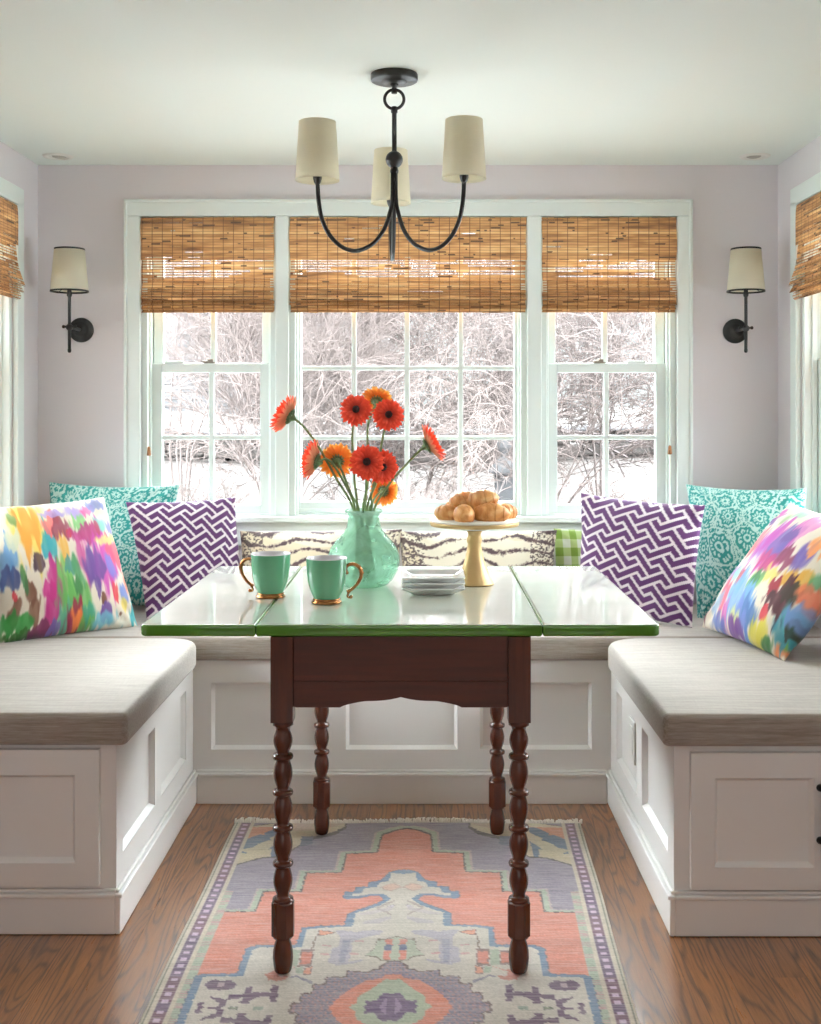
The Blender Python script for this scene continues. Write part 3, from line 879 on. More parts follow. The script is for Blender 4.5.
# small figures
def ringfig(key, pts, col, edge=(128, 96, 92), gx_=5):
    cx = sum(p[0] for p in pts) / len(pts); cy = sum(p[1] for p in pts) / len(pts)
    paint(zz(key, [(cx + (a - cx) * 1.0, cy + (b - cy)) for a, b in pts]), edge)
    paint(zz(key, [(cx + (a - cx) * .80, cy + (b - cy) * .74) for a, b in pts]), col)
ringfig('A', [(40, 478), (100, 452), (150, 462), (180, 480), (150, 500), (100, 505)], (222, 182, 164), (200, 172, 158))
ringfig('A', [(70, 590), (120, 600), (70, 612)], (210, 200, 210), (150, 134, 140))
paint(zz('A', [(76, 560), (190, 610), (76, 660), (76, 650), (160, 610), (76, 570)]), (168, 148, 140), .8)
paint(zz('A', [(76, 600), (300, 648), (240, 655), (76, 626)]), (196, 182, 190), .6)
paint(zz('C', [(75, 30), (140, 45), (240, 60), (240, 78), (150, 80), (75, 50)]), (190, 178, 188), .7)
paint(zz('C', [(95, 125), (180, 120), (290, 130), (350, 120), (410, 118), (370, 160), (365, 215), (410, 240), (412, 320), (340, 345), (220, 322), (190, 305), (285, 320), (285, 190), (215, 165), (120, 150)]), (180, 172, 188), .85)
paint(zz('C', [(300, 180), (350, 180), (350, 320), (310, 325)]), (150, 148, 172), .8)
for a in ((215, 190), (235, 270), (415, 215), (415, 270)): paint(zz('C', [(a[0], a[1] - 5), (a[0] + 60, a[1] - 9), (a[0] + 60, a[1] + 2), (a[0], a[1] + 6)]), (206, 150, 150), .8)
ringfig('C', [(395, 128), (480, 118), (512, 112), (516, 150), (440, 146)], (226, 150, 120))
paint(zz('C', [(520, 155), (530, 155), (540, 235), (526, 235)]), (128, 100, 84))
ringfig('C', [(518, 236), (596, 238), (600, 345), (520, 345)], COR); paint(zz('C', [(602, 240), (662, 240), (662, 338), (606, 340)]), GRN); ringfig('C', [(664, 246), (735, 246), (738, 335), (668, 335)], COR)
ringfig('C', [(505, 345), (560, 350), (560, 398), (512, 400)], (226, 150, 120)); paint(zz('C', [(562, 350), (612, 350), (612, 385), (562, 388)]), GRN)
paint(zz('C', [(612, 350), (740, 370), (800, 392), (770, 430), (690, 436), (640, 405), (700, 412), (720, 380)]), (206, 128, 108))
paint(zz('C', [(490, 440), (600, 402), (640, 408), (640, 420), (600, 414), (500, 455)]), (140, 132, 150))
for x0, c1 in ((12, COR),):
    paint(zz('C', [(-10, 165), (40, 160), (80, 180), (130, 178), (140, 235), (200, 285), (130, 290), (80, 318), (-10, 320)]), (120, 106, 92)); paint(zz('C', [(-10, 172), (40, 167), (76, 186), (125, 184), (134, 235), (190, 280), (125, 284), (76, 312), (-10, 314)]), (186, 192, 170))
    paint(zz('C', [(30, 178), (76, 180), (76, 308), (30, 312)]), (220, 130, 112)); paint(zz('C', [(30, 215), (76, 215), (76, 252), (30, 252)]), (96, 108, 144))
# dark purple stick figures on the ivory
PU2 = (100, 64, 100)
for pts in ([('C', 695, 465), ('C', 745, 462), ('C', 742, 568), ('C', 698, 566)], [('C', 740, 508), ('C', 821, 505), ('D', 170, 520), ('D', 170, 540), ('D', 0, 535), ('C', 740, 528)], [('D', 102, 475), ('D', 146, 478), ('D', 150, 560), ('D', 180, 575), ('D', 110, 582)], [('D', 60, 520), ('D', 105, 510), ('D', 110, 560), ('D', 80, 548)],
            [('D', 165, 522), ('D', 240, 522), ('D', 262, 560), ('D', 310, 545), ('D', 385, 530), ('D', 340, 560), ('D', 305, 575), ('D', 300, 598), ('D', 390, 610), ('D', 410, 590), ('D', 380, 580), ('D', 420, 572), ('D', 440, 600), ('D', 400, 622), ('D', 300, 615), ('D', 262, 600), ('D', 250, 560), ('D', 165, 545)],
            [('D', 203, 462), ('D', 240, 440), ('D', 270, 432), ('D', 310, 438), ('D', 350, 430), ('D', 390, 442), ('D', 408, 470), ('D', 380, 492), ('D', 310, 496), ('D', 235, 490)]):
    paint(tr(*pts), PU2)
paint(zz('D', [(290, 450), (330, 452), (330, 476), (292, 476)]), (190, 160, 170)); 
ringfig('D', [(0, 640), (60, 622), (100, 650), (60, 688), (0, 690)], (200, 176, 150), (96, 80, 110))
paint(zz('D', [(95, 640), (170, 632), (180, 600), (240, 602), (240, 640), (320, 645), (345, 632), (460, 688), (95, 690)]), (110, 112, 100)); paint(zz('D', [(100, 650), (180, 640), (186, 608), (234, 610), (236, 648), (320, 654), (345, 644), (440, 690), (100, 690)]), (164, 174, 150))
paint(zz('D', [(330, 660), (370, 655), (390, 688), (320, 688)]), (214, 160, 136)); paint(zz('D', [(15, 600), (80, 598), (80, 630), (15, 632)]), (150, 164, 150))
# stepped centre medallion
def steps(pts): return close_c(tr(*pts))
md = [(400, 965), ('C', 82, 348), ('C', 85, 366), ('C', 140, 372), ('C', 146, 386), ('C', 295, 374), ('C', 285, 412), ('C', 412, 412), ('C', 415, 456), ('C', 488, 460), ('C', 490, 514), ('C', 553, 516), ('C', 556, 574), ('C', 606, 576), ('C', 608, 616), ('C', 664, 618), ('C', 668, 668), ('C', 720, 672), ('C', 722, 695)]
paint(steps(md), (112, 84, 84)); paint(steps(grow(md, -1.6, 1.0)), (146, 130, 146))
kk = inside(steps(grow(md, -1.6, 1.0))); sp = np.sin(AX * 260 + np.sin(AY * 90) * 3) * np.sin(AY * 230 + AX * 40) > .45; C[kk & sp] = (186, 140, 140)
sp = np.sin(AX * 210 + 2) * np.sin(AY * 280 + 1) > .55; C[kk & sp] = (118, 118, 146)
paint(steps([(400, 979), ('C', 60, 425), ('C', 140, 440), ('C', 235, 485), ('C', 260, 510), ('C', 330, 560), ('C', 345, 595), ('C', 405, 640), ('C', 410, 690)]), (222, 130, 104))
paint(steps([(400, 984), ('C', 70, 460), ('C', 110, 500), ('C', 180, 535), ('C', 195, 580), ('C', 250, 620), ('C', 250, 690)]), (176, 186, 160))
paint(steps([(398, 998), ('C', 40, 525), ('C', 60, 570), ('C', 135, 572), ('C', 130, 605), ('C', 205, 630), ('C', 150, 645), ('C', 165, 690)]), (96, 62, 112))
paint(zz('C', [(0, 560), (30, 590), (60, 640), (0, 640)]), (150, 120, 160))
# abrash: irregular wool dye, a property of the weave
rng = np.random.default_rng(5)
rowv = np.cumsum(rng.normal(0, 1, len(gy))); rowv = rowv - np.convolve(np.pad(rowv, 20, 'edge'), np.ones(41) / 41, 'valid'); rowv /= np.abs(rowv).max()
C *= (1 + .06 * rowv)[:, None, None]
C += rng.normal(0, 7, C.shape[:2])[:, :, None]
C = np.clip(C * 1.0, 0, 255)
rg = thing('oriental_rug', 'worn coral and lavender wool rug with fringed back edge, under the table', 'rug', (rc(YRC), YRC, 0))
m = MB()
hz = rng.normal(0, 1, GX.shape)
for j, y in enumerate(gy):
    for i, x in enumerate(gx):
        m.v.append((rc(y) + x * rhw(y) + .0012 * math.sin(y * 9), y + .004 * math.sin(x * 5 + 1), .0085))
for j in range(len(gy) - 1):
    for i in range(NXR):
        q = j * (NXR + 1) + i; m.f.append((q, q + 1, q + NXR + 2, q + NXR + 1)); m.m.append(0); m.sm.append(True)
nb = len(m.v)
edge = [i for i in range(NXR + 1)] + [j * (NXR + 1) + NXR for j in range(1, len(gy))] + [(len(gy) - 1) * (NXR + 1) + i for i in range(NXR - 1, -1, -1)] + [j * (NXR + 1) for j in range(len(gy) - 2, 0, -1)]
cols = list(C.reshape(-1, 3))
for q in edge: m.v.append((m.v[q][0], m.v[q][1], .001)); cols.append(cols[q])
for k in range(len(edge)):
    k2 = (k + 1) % len(edge); m.f.append((edge[k], nb + k, nb + k2, edge[k2])); m.m.append(0); m.sm.append(False)
q = m.build('pile', M['rug'], rg); set_col(q, cols)
m = MB()
rf = random.Random(3)
for k in range(330):
    t = -1 + 2 * k / 329
    x = rc(YRB) + t * rhw(YRB) + rf.uniform(-.002, .002)
    ln = rf.uniform(.022, .038) + .014 * max(0, math.sin(t * 6 + .7)); dx = rf.uniform(-.012, .012)
    y0 = YRB + .004 * math.sin(t * 5 + 1) - .004
    m.tube([(x, y0, .008), (x + dx * .4, y0 + ln * .5, .008 + rf.uniform(0, .006)), (x + dx, y0 + ln, .004 + rf.uniform(0, .003))], [.0026, .003, .0022], 5)
fr = m.build('fringe', M['fringe'], rg); fr['kind'] = 'stuff'
# ================================================================== table-top things
def mug(label, x, y, sgn, rot):
    r = thing('mug', label, 'mug', (x, y, TZ), 'mint green mugs with gold handles on the table', 0)
    k = 1.0
    prof = [(.0, .010), (.030, .010), (.033, .014), (.040, .030), (.0455, .052), (.0480, .078), (.0495, .1075), (.0490, .1090), (.0475, .1092), (.0465, .1075), (.0450, .078), (.0425, .052), (.036, .026), (.0, .018)]
    MB().lathe([(p[0], p[1]) for p in prof[:7]], (x, y, TZ), 40, cap=False).build('body', M['mug'], r)
    b = MB().lathe(prof[6:], (x, y, TZ), 40, cap=False).build('lining', M['mugin'], r)
    MB().lathe([(.0, .0003), (.0345, .0003), (.0365, .002), (.0365, .005), (.033, .0065), (.0325, .009), (.034, .0105), (.032, .0125), (.030, .013)], (x, y, TZ), 40).build('gold_foot', M['gold'], r)
    ca, sa = math.cos(rot), math.sin(rot)
    def H(a, z): return (x + sgn * a * ca, y + a * sa, TZ + z)
    m = MB()
    m.tube(smooth_path([H(.0475, .074), H(.0465, .084), H(.053, .091), H(.066, .092), H(.078, .084), H(.083, .070), H(.080, .056), H(.071, .042), H(.059, .031), H(.048, .0265)], 6), [.0034 + .0012 * math.sin(i * PI / 54) for i in range(55)], 10)
    m.tube(smooth_path([H(.059, .031), H(.052, .022), H(.050, .015), H(.055, .012), H(.058, .016)], 5), .0026, 8)
    for a, z in ((.0485, .072), (.058, .0135)): m.sphere(H(a, z), .0046, 10, 8)
    for a, z in ((.080, .086), (.0845, .079), (.0865, .071)): m.sphere(H(a, z), .0032, 8, 6)
    m.build('handle', M['gold'], r)
mug('mint green mug with gold handle turned left, the farther and left of the two', -.379, 2.868, -1, .35)
mug('mint green mug with gold handle turned right, nearer and beside the vase', -.2335, 2.782, 1, .1)

VX, VY = -.159, 3.06
vs = thing('vase', 'frosted pale green glass vase with round belly holding the gerberas', 'vase', (VX, VY, TZ))
po = [(.0, .0), (.052, .0), (.064, .004), (.076, .016), (.088, .036), (.0955, .060), (.0955, .076), (.088, .098), (.074, .118), (.058, .135), (.047, .150), (.0425, .165), (.0410, .180), (.0415, .188), (.0440, .191), (.0490, .194), (.0500, .1975), (.0485, .2005)]
pin = [(.0440, .2000), (.0395, .192), (.0375, .180), (.039, .165), (.0435, .150), (.0545, .135), (.070, .117), (.084, .097), (.0915, .075), (.0915, .060), (.084, .037), (.072, .018), (.060, .009), (.0, .007)]
MB().lathe(po + pin, (VX, VY, TZ + .0005), 56, cap=False).build('glass_body', M['vase'], vs)

def gerbera(label, head, n, r, stem_pts, front, back, heart, seed, cup=0.0):
    """head: centre; n: facing direction; r: radius"""
    n = Vector(n).normalized(); head = Vector(head)
    base = Vector(stem_pts[-1])
    rt = thing('gerbera_daisy', label, 'flower', base, 'gerbera daisies in the green vase')
    R = n.to_track_quat('Z', 'Y').to_matrix(); rd = random.Random(seed)
    m = MB(); m.uv = []
    def petal(a, L, wd, z0, lift, mi, off):
        ns, nt = 7, 4
        tw = rd.uniform(-.25, .25); b = len(m.v)
        for j in range(ns + 1):
            s = j / ns
            wj = wd * (.34 + .66 * math.sin(PI * min(1, .18 + s * .62)) ** .8) * (1 if s < .86 else math.sqrt(max(.02, 1 - ((s - .86) / .145) ** 2)))
            rr = r * .13 + (L - r * .13) * s
            for i in range(nt + 1):
                t = i / nt * 2 - 1
                z = z0 + lift * s * s * r + .10 * r * math.sin(s * 2.6) * .6 - abs(t) * .035 * r * (1 - s * .4) + tw * t * wj * s * .6 - off
                ca, sa = math.cos(a), math.sin(a)
                px, py = rr, t * wj
                m.v.append(head + R @ Vector((px * ca - py * sa, px * sa + py * ca, z))); m.uv.append((t * .5 + .5 + seed, s))
        for j in range(ns):
            for i in range(nt):
                q = b + j * (nt + 1) + i; m.f.append((q, q + 1, q + nt + 2, q + nt + 1)); m.m.append(mi); m.sm.append(True)
    for lay, (cnt, lf, z0, lift) in enumerate(((21, 1.0, .0, -.10 + cup), (21, .93, .05 * r, .02 + cup), (17, .66, .10 * r, .10 + cup * .8))):
        for k in range(cnt):
            a = 2 * PI * (k + .5 * (lay % 2) + rd.uniform(-.16, .16)) / cnt
            L = r * lf * rd.uniform(.93, 1.04); w = r * .104 * rd.uniform(.9, 1.12)
            petal(a, L, w, z0, lift + rd.uniform(-.06, .06), 0, 0)
            if lay == 0: petal(a, L * .99, w * .98, z0, lift, 1, .0022)
    m.build('petals', [front, back], rt)
    m = MB(); m.lathe([(.0, .012), (.10 * r / .045 * .045, .013), (r * .15, .011), (r * .20, .006), (r * .23, .0)], head + n * (.06 * r), 20, axis=n)
    for k in range(60):
        q = 2.39996 * k; rr = r * .20 * math.sqrt(k / 60)
        p = head + n * (.06 * r) + R @ Vector((rr * math.cos(q), rr * math.sin(q), .011 - (rr / r) ** 2 * .06))
        m.sphere(p, r * .026, 5, 4)
    m.build('heart', heart, rt)
    m = MB(); m.lathe([(.0032, -.015 - .1 * r), (.008, -.012 - .05 * r), (r * .24, -.006), (r * .29, -.001), (r * .2, .001)], head, 16, axis=n, cap=False)
    for k in range(14):
        a = 2 * PI * k / 14
        p0 = head + R @ Vector((r * .2 * math.cos(a), r * .2 * math.sin(a), -.007)); p1 = head + R @ Vector((r * .42 * math.cos(a), r * .42 * math.sin(a), -.0035))
        m.tube([p0, (p0 + p1) / 2, p1], [.0032, .0028, .0006], 5)
    m.build('calyx', M['calyx'], rt)
    pts = [head - n * (.012 + .08 * r)] + [Vector(p) for p in stem_pts]
    MB().tube(smooth_path(pts, 8), .0031, 8).build('stem', M['stem'], rt)
def vm(u, v, Y): return P(u, v, Y)
zb = TZ + .012
def mouth(dx, dy, zz=.192): return (VX + dx, VY + dy, TZ + zz)
red, org, pal = M['petal_red'], M['petal_orange'], M['petal_back']
RR = .047
gerbera('red gerbera turned away at far left, on a long bent stem', P(289, 416, 3.06), (-.86, .20, .46), .056, [P(303, 426, 3.06), P(318, 446, 3.06), P(336, 478, 3.06), mouth(-.024, 0), (VX + .01, VY, zb)], red, pal, M['heart'], 1, .34)
gerbera('red gerbera facing forward, upper left of the top cluster', P(356, 410, 3.03), (.05, -.93, .30), .0445, [P(352.5, 432, 3.045), P(353, 455, 3.05), P(354.5, 480, 3.06), mouth(-.016, -.008), (VX - .02, VY - .02, zb)], red, pal, M['heart'], 2)
gerbera('orange gerbera seen from behind at the very top of the bouquet', P(377, 400, 3.10), (.12, .80, .62), .046, [P(368, 425, 3.09), P(368, 455, 3.08), P(367.5, 485, 3.07), mouth(-.003, .012), (VX + .0, VY + .02, zb)], org, org, M['hearty'], 3)
gerbera('red gerbera facing forward, right of the top cluster', P(388.5, 415, 3.03), (.12, -.95, .22), .0445, [P(384, 432, 3.04), P(381, 448, 3.045), P(377, 480, 3.055), mouth(.008, -.006), (VX + .02, VY - .01, zb)], red, pal, M['heart'], 4)
gerbera('pale backed gerbera in side view, lower left of the bouquet', P(315.5, 461, 3.05), (-.90, .22, .22), .054, [P(324, 459, 3.05), P(332, 463, 3.055), P(345, 484, 3.06), mouth(-.020, -.012), (VX - .01, VY + .02, zb)], red, pal, M['heart'], 5, .34)
gerbera('orange gerbera seen from behind, left of the big red one', P(337, 461, 3.08), (-.22, .93, .12), .0485, [P(341.5, 470, 3.05), P(346, 481, 3.055), P(352, 496, 3.06), mouth(-.012, .010), (VX + .015, VY + .01, zb)], org, org, M['hearty'], 6, .12)
gerbera('large red gerbera facing forward in the middle of the bouquet', P(367, 462, 3.00), (.0, -.985, .16), .0480, [P(366.5, 478, 3.03), P(366, 490, 3.045), P(366, 500, 3.05), mouth(.006, -.016), (VX + .03, VY + .0, zb)], red, pal, M['heart'], 7)
gerbera('red gerbera half hidden behind the large middle one', P(382, 467, 3.05), (.38, -.88, -.02), .0475, [P(376, 476, 3.06), P(373, 488, 3.06), P(371, 498, 3.06), mouth(.018, .006), (VX - .03, VY + .01, zb)], red, pal, M['heart'], 8)
gerbera('orange gerbera seen from behind, lowest and just above the vase', P(384, 491, 3.12), (.30, .90, -.05), .042, [P(379, 493, 3.09), P(375, 498, 3.08), P(372, 504, 3.07), mouth(.012, .020, .185), (VX - .0, VY + .03, zb)], org, org, M['hearty'], 9)
gerbera('red gerbera turned away at far right, on a curved stem', P(428.5, 445, 3.06), (.86, .08, .46), .056, [P(416, 454, 3.06), P(405, 466, 3.06), P(390, 483, 3.06), mouth(.024, .0), (VX - .02, VY, zb)], red, pal, M['heart'], 10, .34)

# square plates
PLX, PLY = .0235, 2.955
for k, lab in enumerate(('lowest square white plate of the stack, resting on the table', 'middle square white plate of the stack', 'topmost square white plate of the stack, its dish open to view')):
    r = thing('plate', lab, 'plate', (PLX, PLY, TZ + .0005 + k * .0135), 'square white plates stacked beside the cake stand')
    m = MB()
    def sq(h, z, rad):
        return [(PLX + x, PLY + y, TZ + .0005 + k * .0135 + z) for x, y in rpoly(-h, h, -h, h, (rad,) * 4, 4)]
    rings = [sq(.052, .0, .010), sq(.056, .003, .010), sq(.0785, .016, .007), sq(.0795, .0185, .007), sq(.0775, .0195, .007), sq(.0600, .0085, .010), sq(.052, .0065, .010)]
    vsx = [p for q in rings for p in q]; n = len(rings[0])
    fs = [(i * n + a, i * n + (a + 1) % n, (i + 1) * n + (a + 1) % n, (i + 1) * n + a) for i in range(len(rings) - 1) for a in range(n)]
    fs += [tuple(reversed(range(n))), tuple(range((len(rings) - 1) * n, len(rings) * n))]
    m.add(vsx, fs, 0, False); m.build('dish', M['porcelain'], r, bevel=.0008)

# cake stand
CX, CY = .134, 3.085
cs = thing('cake_stand', 'gold pedestal cake stand with pale round plate carrying the croissants', 'cake stand', (CX, CY, TZ))
CPZ = .1715
MB().lathe([(.0, .0003), (.050, .0003), (.0525, .002), (.0525, .004), (.047, .010), (.0385, .028), (.0305, .050), (.0235, .074), (.0195, .096), (.0178, .108), (.0195, .112), (.0205, .117), (.0200, .122), (.0172, .128), (.0170, .133), (.0190, .138), (.0215, .1445)], (CX, CY, TZ), 44).build('pedestal', M['brass'], cs)
MB().lathe([(.022, .1440), (.033, .1445), (.043, .148), (.044, .1540), (.040, .1560)], (CX, CY, TZ), 44).build('collar', M['porcelain'], cs)
MB().lathe([(.0, .156), (.112, .156), (.1165, .1565), (.1185, .1595), (.1185, .166), (.117, .168)], (CX, CY, TZ), 64).build('plate_rim', M['brass'], cs)
MB().lathe([(.1175, .1675), (.1185, .169), (.1175, CPZ), (.0, CPZ + .0003)], (CX, CY, TZ), 64, cap=False).build('plate_top', M['marble'], cs)

def croissant(label, c, ax, L, rad, bend, seed, up=(0, 0, 1)):
    """rolled crescent: shouldered segments that step down towards both tips"""
    r = thing('croissant', label, 'croissant', c, 'croissants piled on the cake stand')
    ax = Vector(ax).normalized(); up = Vector(up); side = up.cross(ax).normalized(); up = ax.cross(side).normalized()
    rd = random.Random(seed); c = Vector(c); m = MB()
    seg = 6; pts = []; rr = []
    N = 70
    for i in range(N + 1):
        t = -1 + 2 * i / N
        env = max(.0, 1 - abs(t) ** 2.1) ** .62
        s = (t + 1) / 2 * seg; fr = s - math.floor(s)
        d = abs((math.floor(s) + .5) / seg * 2 - 1)
        step = (1 - fr) if t > 0 else fr         # each roll swells towards the middle
        k = env * (.90 + .11 * step ** .9)
        pts.append(c + ax * (t * L / 2) + side * (bend * (t * t - .3) * L) + up * (.0))
        rr.append(max(.002, rad * k))
    m.tube(pts, rr, 20)
    o = m.build('crust', M['crust'], r)
    return r
cz = TZ + CPZ
croissant('small croissant at the left edge of the cake plate', P(447.5, 513.5, 3.09) + Vector((0, 0, .001)), (.8, -.5, .02), .080, .024, .10, 1)
croissant('croissant with its rounded end facing forward, front of the pile', P(464.5, 515, 3.045), (.12, -1, .0), .085, .0285, .05, 2)
croissant('plump croissant lying at the front right of the pile', P(490, 513.5, 3.06), (.93, -.30, -.02), .108, .030, .10, 3)
croissant('croissant lying at the back right edge of the cake plate', P(503.5, 512.5, 3.135), (.80, .5, -.02), .092, .025, .08, 4)
croissant('croissant leaning at the upper left of the pile', P(460.5, 502.5, 3.10), (.85, -.1, .42), .090, .0265, .10, 5)
croissant('croissant crowning the top of the pile', P(481, 501, 3.085), (.92, -.25, .22), .098, .0300, .10, 6)

# ================================================================== chandelier
HX, HY = -.080, 3.118
ch = thing('chandelier', 'three armed dark bronze chandelier with cream drum shades over the table', 'chandelier', (HX, HY, ZC))
MB().lathe([(.0, -.0275), (.018, -.027), (.030, -.0255), (.0345, -.022), (.0355, -.020), (.060, -.0195), (.0625, -.018), (.0635, -.014), (.0635, -.002), (.0625, -.0005)], (HX, HY, ZC), 48).build('ceiling_canopy', M['bronze'], ch)
MB().lathe([(.0075, -.052), (.0085, -.048), (.0065, -.044), (.0065, -.034), (.0105, -.031), (.0115, -.026), (.009, -.022)], (HX, HY, ZC), 20).build('hanger', M['bronze'], ch)
rz = HC + 311 / 370
MB().tube([(HX + .026 * math.cos(a), HY, rz + .026 * math.sin(a)) for a in np.linspace(0, 2 * PI, 40, endpoint=False)], .0042, 10, closed=True).build('ring', M['bronze'], ch)
m = MB(); zs = rz - .026
m.lathe([(.0, 1.868), (.0105, 1.868), (.0115, 1.874), (.0095, 1.882), (.0085, 1.886), (.0065, 1.93), (.0065, zs - .012), (.0088, zs - .010), (.0090, zs + .002), (.0070, zs + .006), (.0, zs + .007)], (HX, HY, 0), 20); m.build('stem', M['bronze'], ch)
MB().sphere((HX, HY, HC + 251 / 370), .0232, 28, 18).build('ball', M['bronze'], ch)
for ang, lab in ((94, None), (208.5, None), (325, None)):
    a = math.radians(ang); ca, sa = math.cos(a), math.sin(a)
    A = lambda r_, z: (HX + r_ * ca, HY + r_ * sa, z)
    pr = [(.0045, 1.878), (.0055, 1.80), (.012, 1.765), (.030, 1.716), (.060, 1.677), (.098, 1.6555), (.128, 1.652), (.160, 1.6625), (.190, 1.689), (.211, 1.728), (.2205, 1.775), (.2235, 1.822)]
    q = MB().tube(smooth_path([A(*p) for p in pr], 6), .0057, 12).build('arm', M['bronze'], ch)
    MB().lathe([(.0055, 1.816), (.009, 1.822), (.0115, 1.832), (.0115, 1.838), (.0085, 1.840), (.0085, 1.870)], A(.2237, 0), 18).build('socket_cup', M['bronze'], q)
    sc = A(.2237, 0)
    MB().lathe([(.011, 1.842), (.011, 1.885), (.004, 1.888)], sc, 16).build('candle_sleeve', M['lampwhite'], q)
    zb_, zt_ = 1.8265, 1.979
    o = MB().lathe([(.0565, zb_), (.0562, zb_ + .008), (.0478, zt_ - .006), (.0475, zt_)], sc, 48, cap=False).build('lamp_shade', M['shade'], ch, solid=.0014)
    f = MB()
    for z_, r_ in ((zt_ - .012, .047), ):
        for k in range(3):
            b_ = a + k * 2 * PI / 3
            f.tube([(sc[0], sc[1], z_ - .03), (sc[0] + r_ * math.cos(b_), sc[1] + r_ * math.sin(b_), z_)], .0012, 6)
    for r_, z_ in ((.0563, zb_ + .001), (.0475, zt_ - .001)):
        MB().tube([(sc[0] + r_ * math.cos(t), sc[1] + r_ * math.sin(t), z_) for t in np.linspace(0, 2 * PI, 48, endpoint=False)], .0011, 6, closed=True).build('shade_rim', M['shade'], o)
    f.build('shade_frame', M['lampwhite'], o)

# ================================================================== sconces
def sconce(label, px, pz):
    r = thing('wall_sconce', label, 'sconce', (px, YB, pz))
    MB().lathe([(.045, 0.0005), (.0455, .006), (.043, .010), (.036, .011), (.034, .015), (.026, .017), (.022, .018), (.018, .026), (.0, .027)], (px, YB, pz), 40, axis=(0, -1, 0)).build('back_plate', M['bronze'], r)
    ys = YB - .146
    m = MB(); m.tube([(px, YB - .02, pz), (px, ys, pz)], .0065, 12); m.sphere((px, ys, pz), .0125, 16, 12)
    m.tube([(px - .020, ys, pz + .002), (px + .020, ys, pz + .002)], .0042, 10); m.sphere((px - .021, ys, pz + .002), .0062, 10, 8); m.sphere((px + .021, ys, pz + .002), .0062, 10, 8)
    m.build('arm', M['bronze'], r)
    z0 = 1.436
    m = MB(); m.lathe([(.0, z0), (.0045, z0 + .001), (.0066, z0 + .006), (.0066, z0 + .012), (.0058, z0 + .014), (.0056, 1.634), (.0085, 1.638), (.0095, 1.648), (.0075, 1.655), (.0075, 1.685)], (px, ys, 0), 16); q = m.build('stem', M['bronze'], r)
    MB().lathe([(.010, 1.672), (.010, 1.73), (.003, 1.733)], (px, ys, 0), 14).build('candle_sleeve', M['lampwhite'], q)
    o = MB().lathe([(.0655, 1.653), (.0515, 1.806)], (px, ys, 0), 44, cap=False).build('lamp_shade', M['shade'], r, solid=.0014)
    for nm, r_, z_ in (('shade_trim', .0656, 1.655), ('shade_trim', .0517, 1.804)):
        MB().lathe([(r_ - .0013, z_ - .003), (r_ + .0013, z_ - .003), (r_ + .0011, z_ + .003), (r_ - .0013, z_ + .003), (r_ - .0013, z_ - .003)], (px, ys, 0), 44, cap=False).build(nm, M['black'], o)
    f = MB()
    for k in range(3):
        b_ = .4 + k * 2 * PI / 3; f.tube([(px, ys, 1.682), (px + .0640 * math.cos(b_), ys + .0640 * math.sin(b_), 1.655)], .0012, 6)
    f.build('shade_frame', M['bronze'], o)
sconce('dark bronze wall sconce with cream shade left of the windows', -1.259, 1.527)
sconce('dark bronze wall sconce with cream shade right of the windows', 1.143, 1.523)

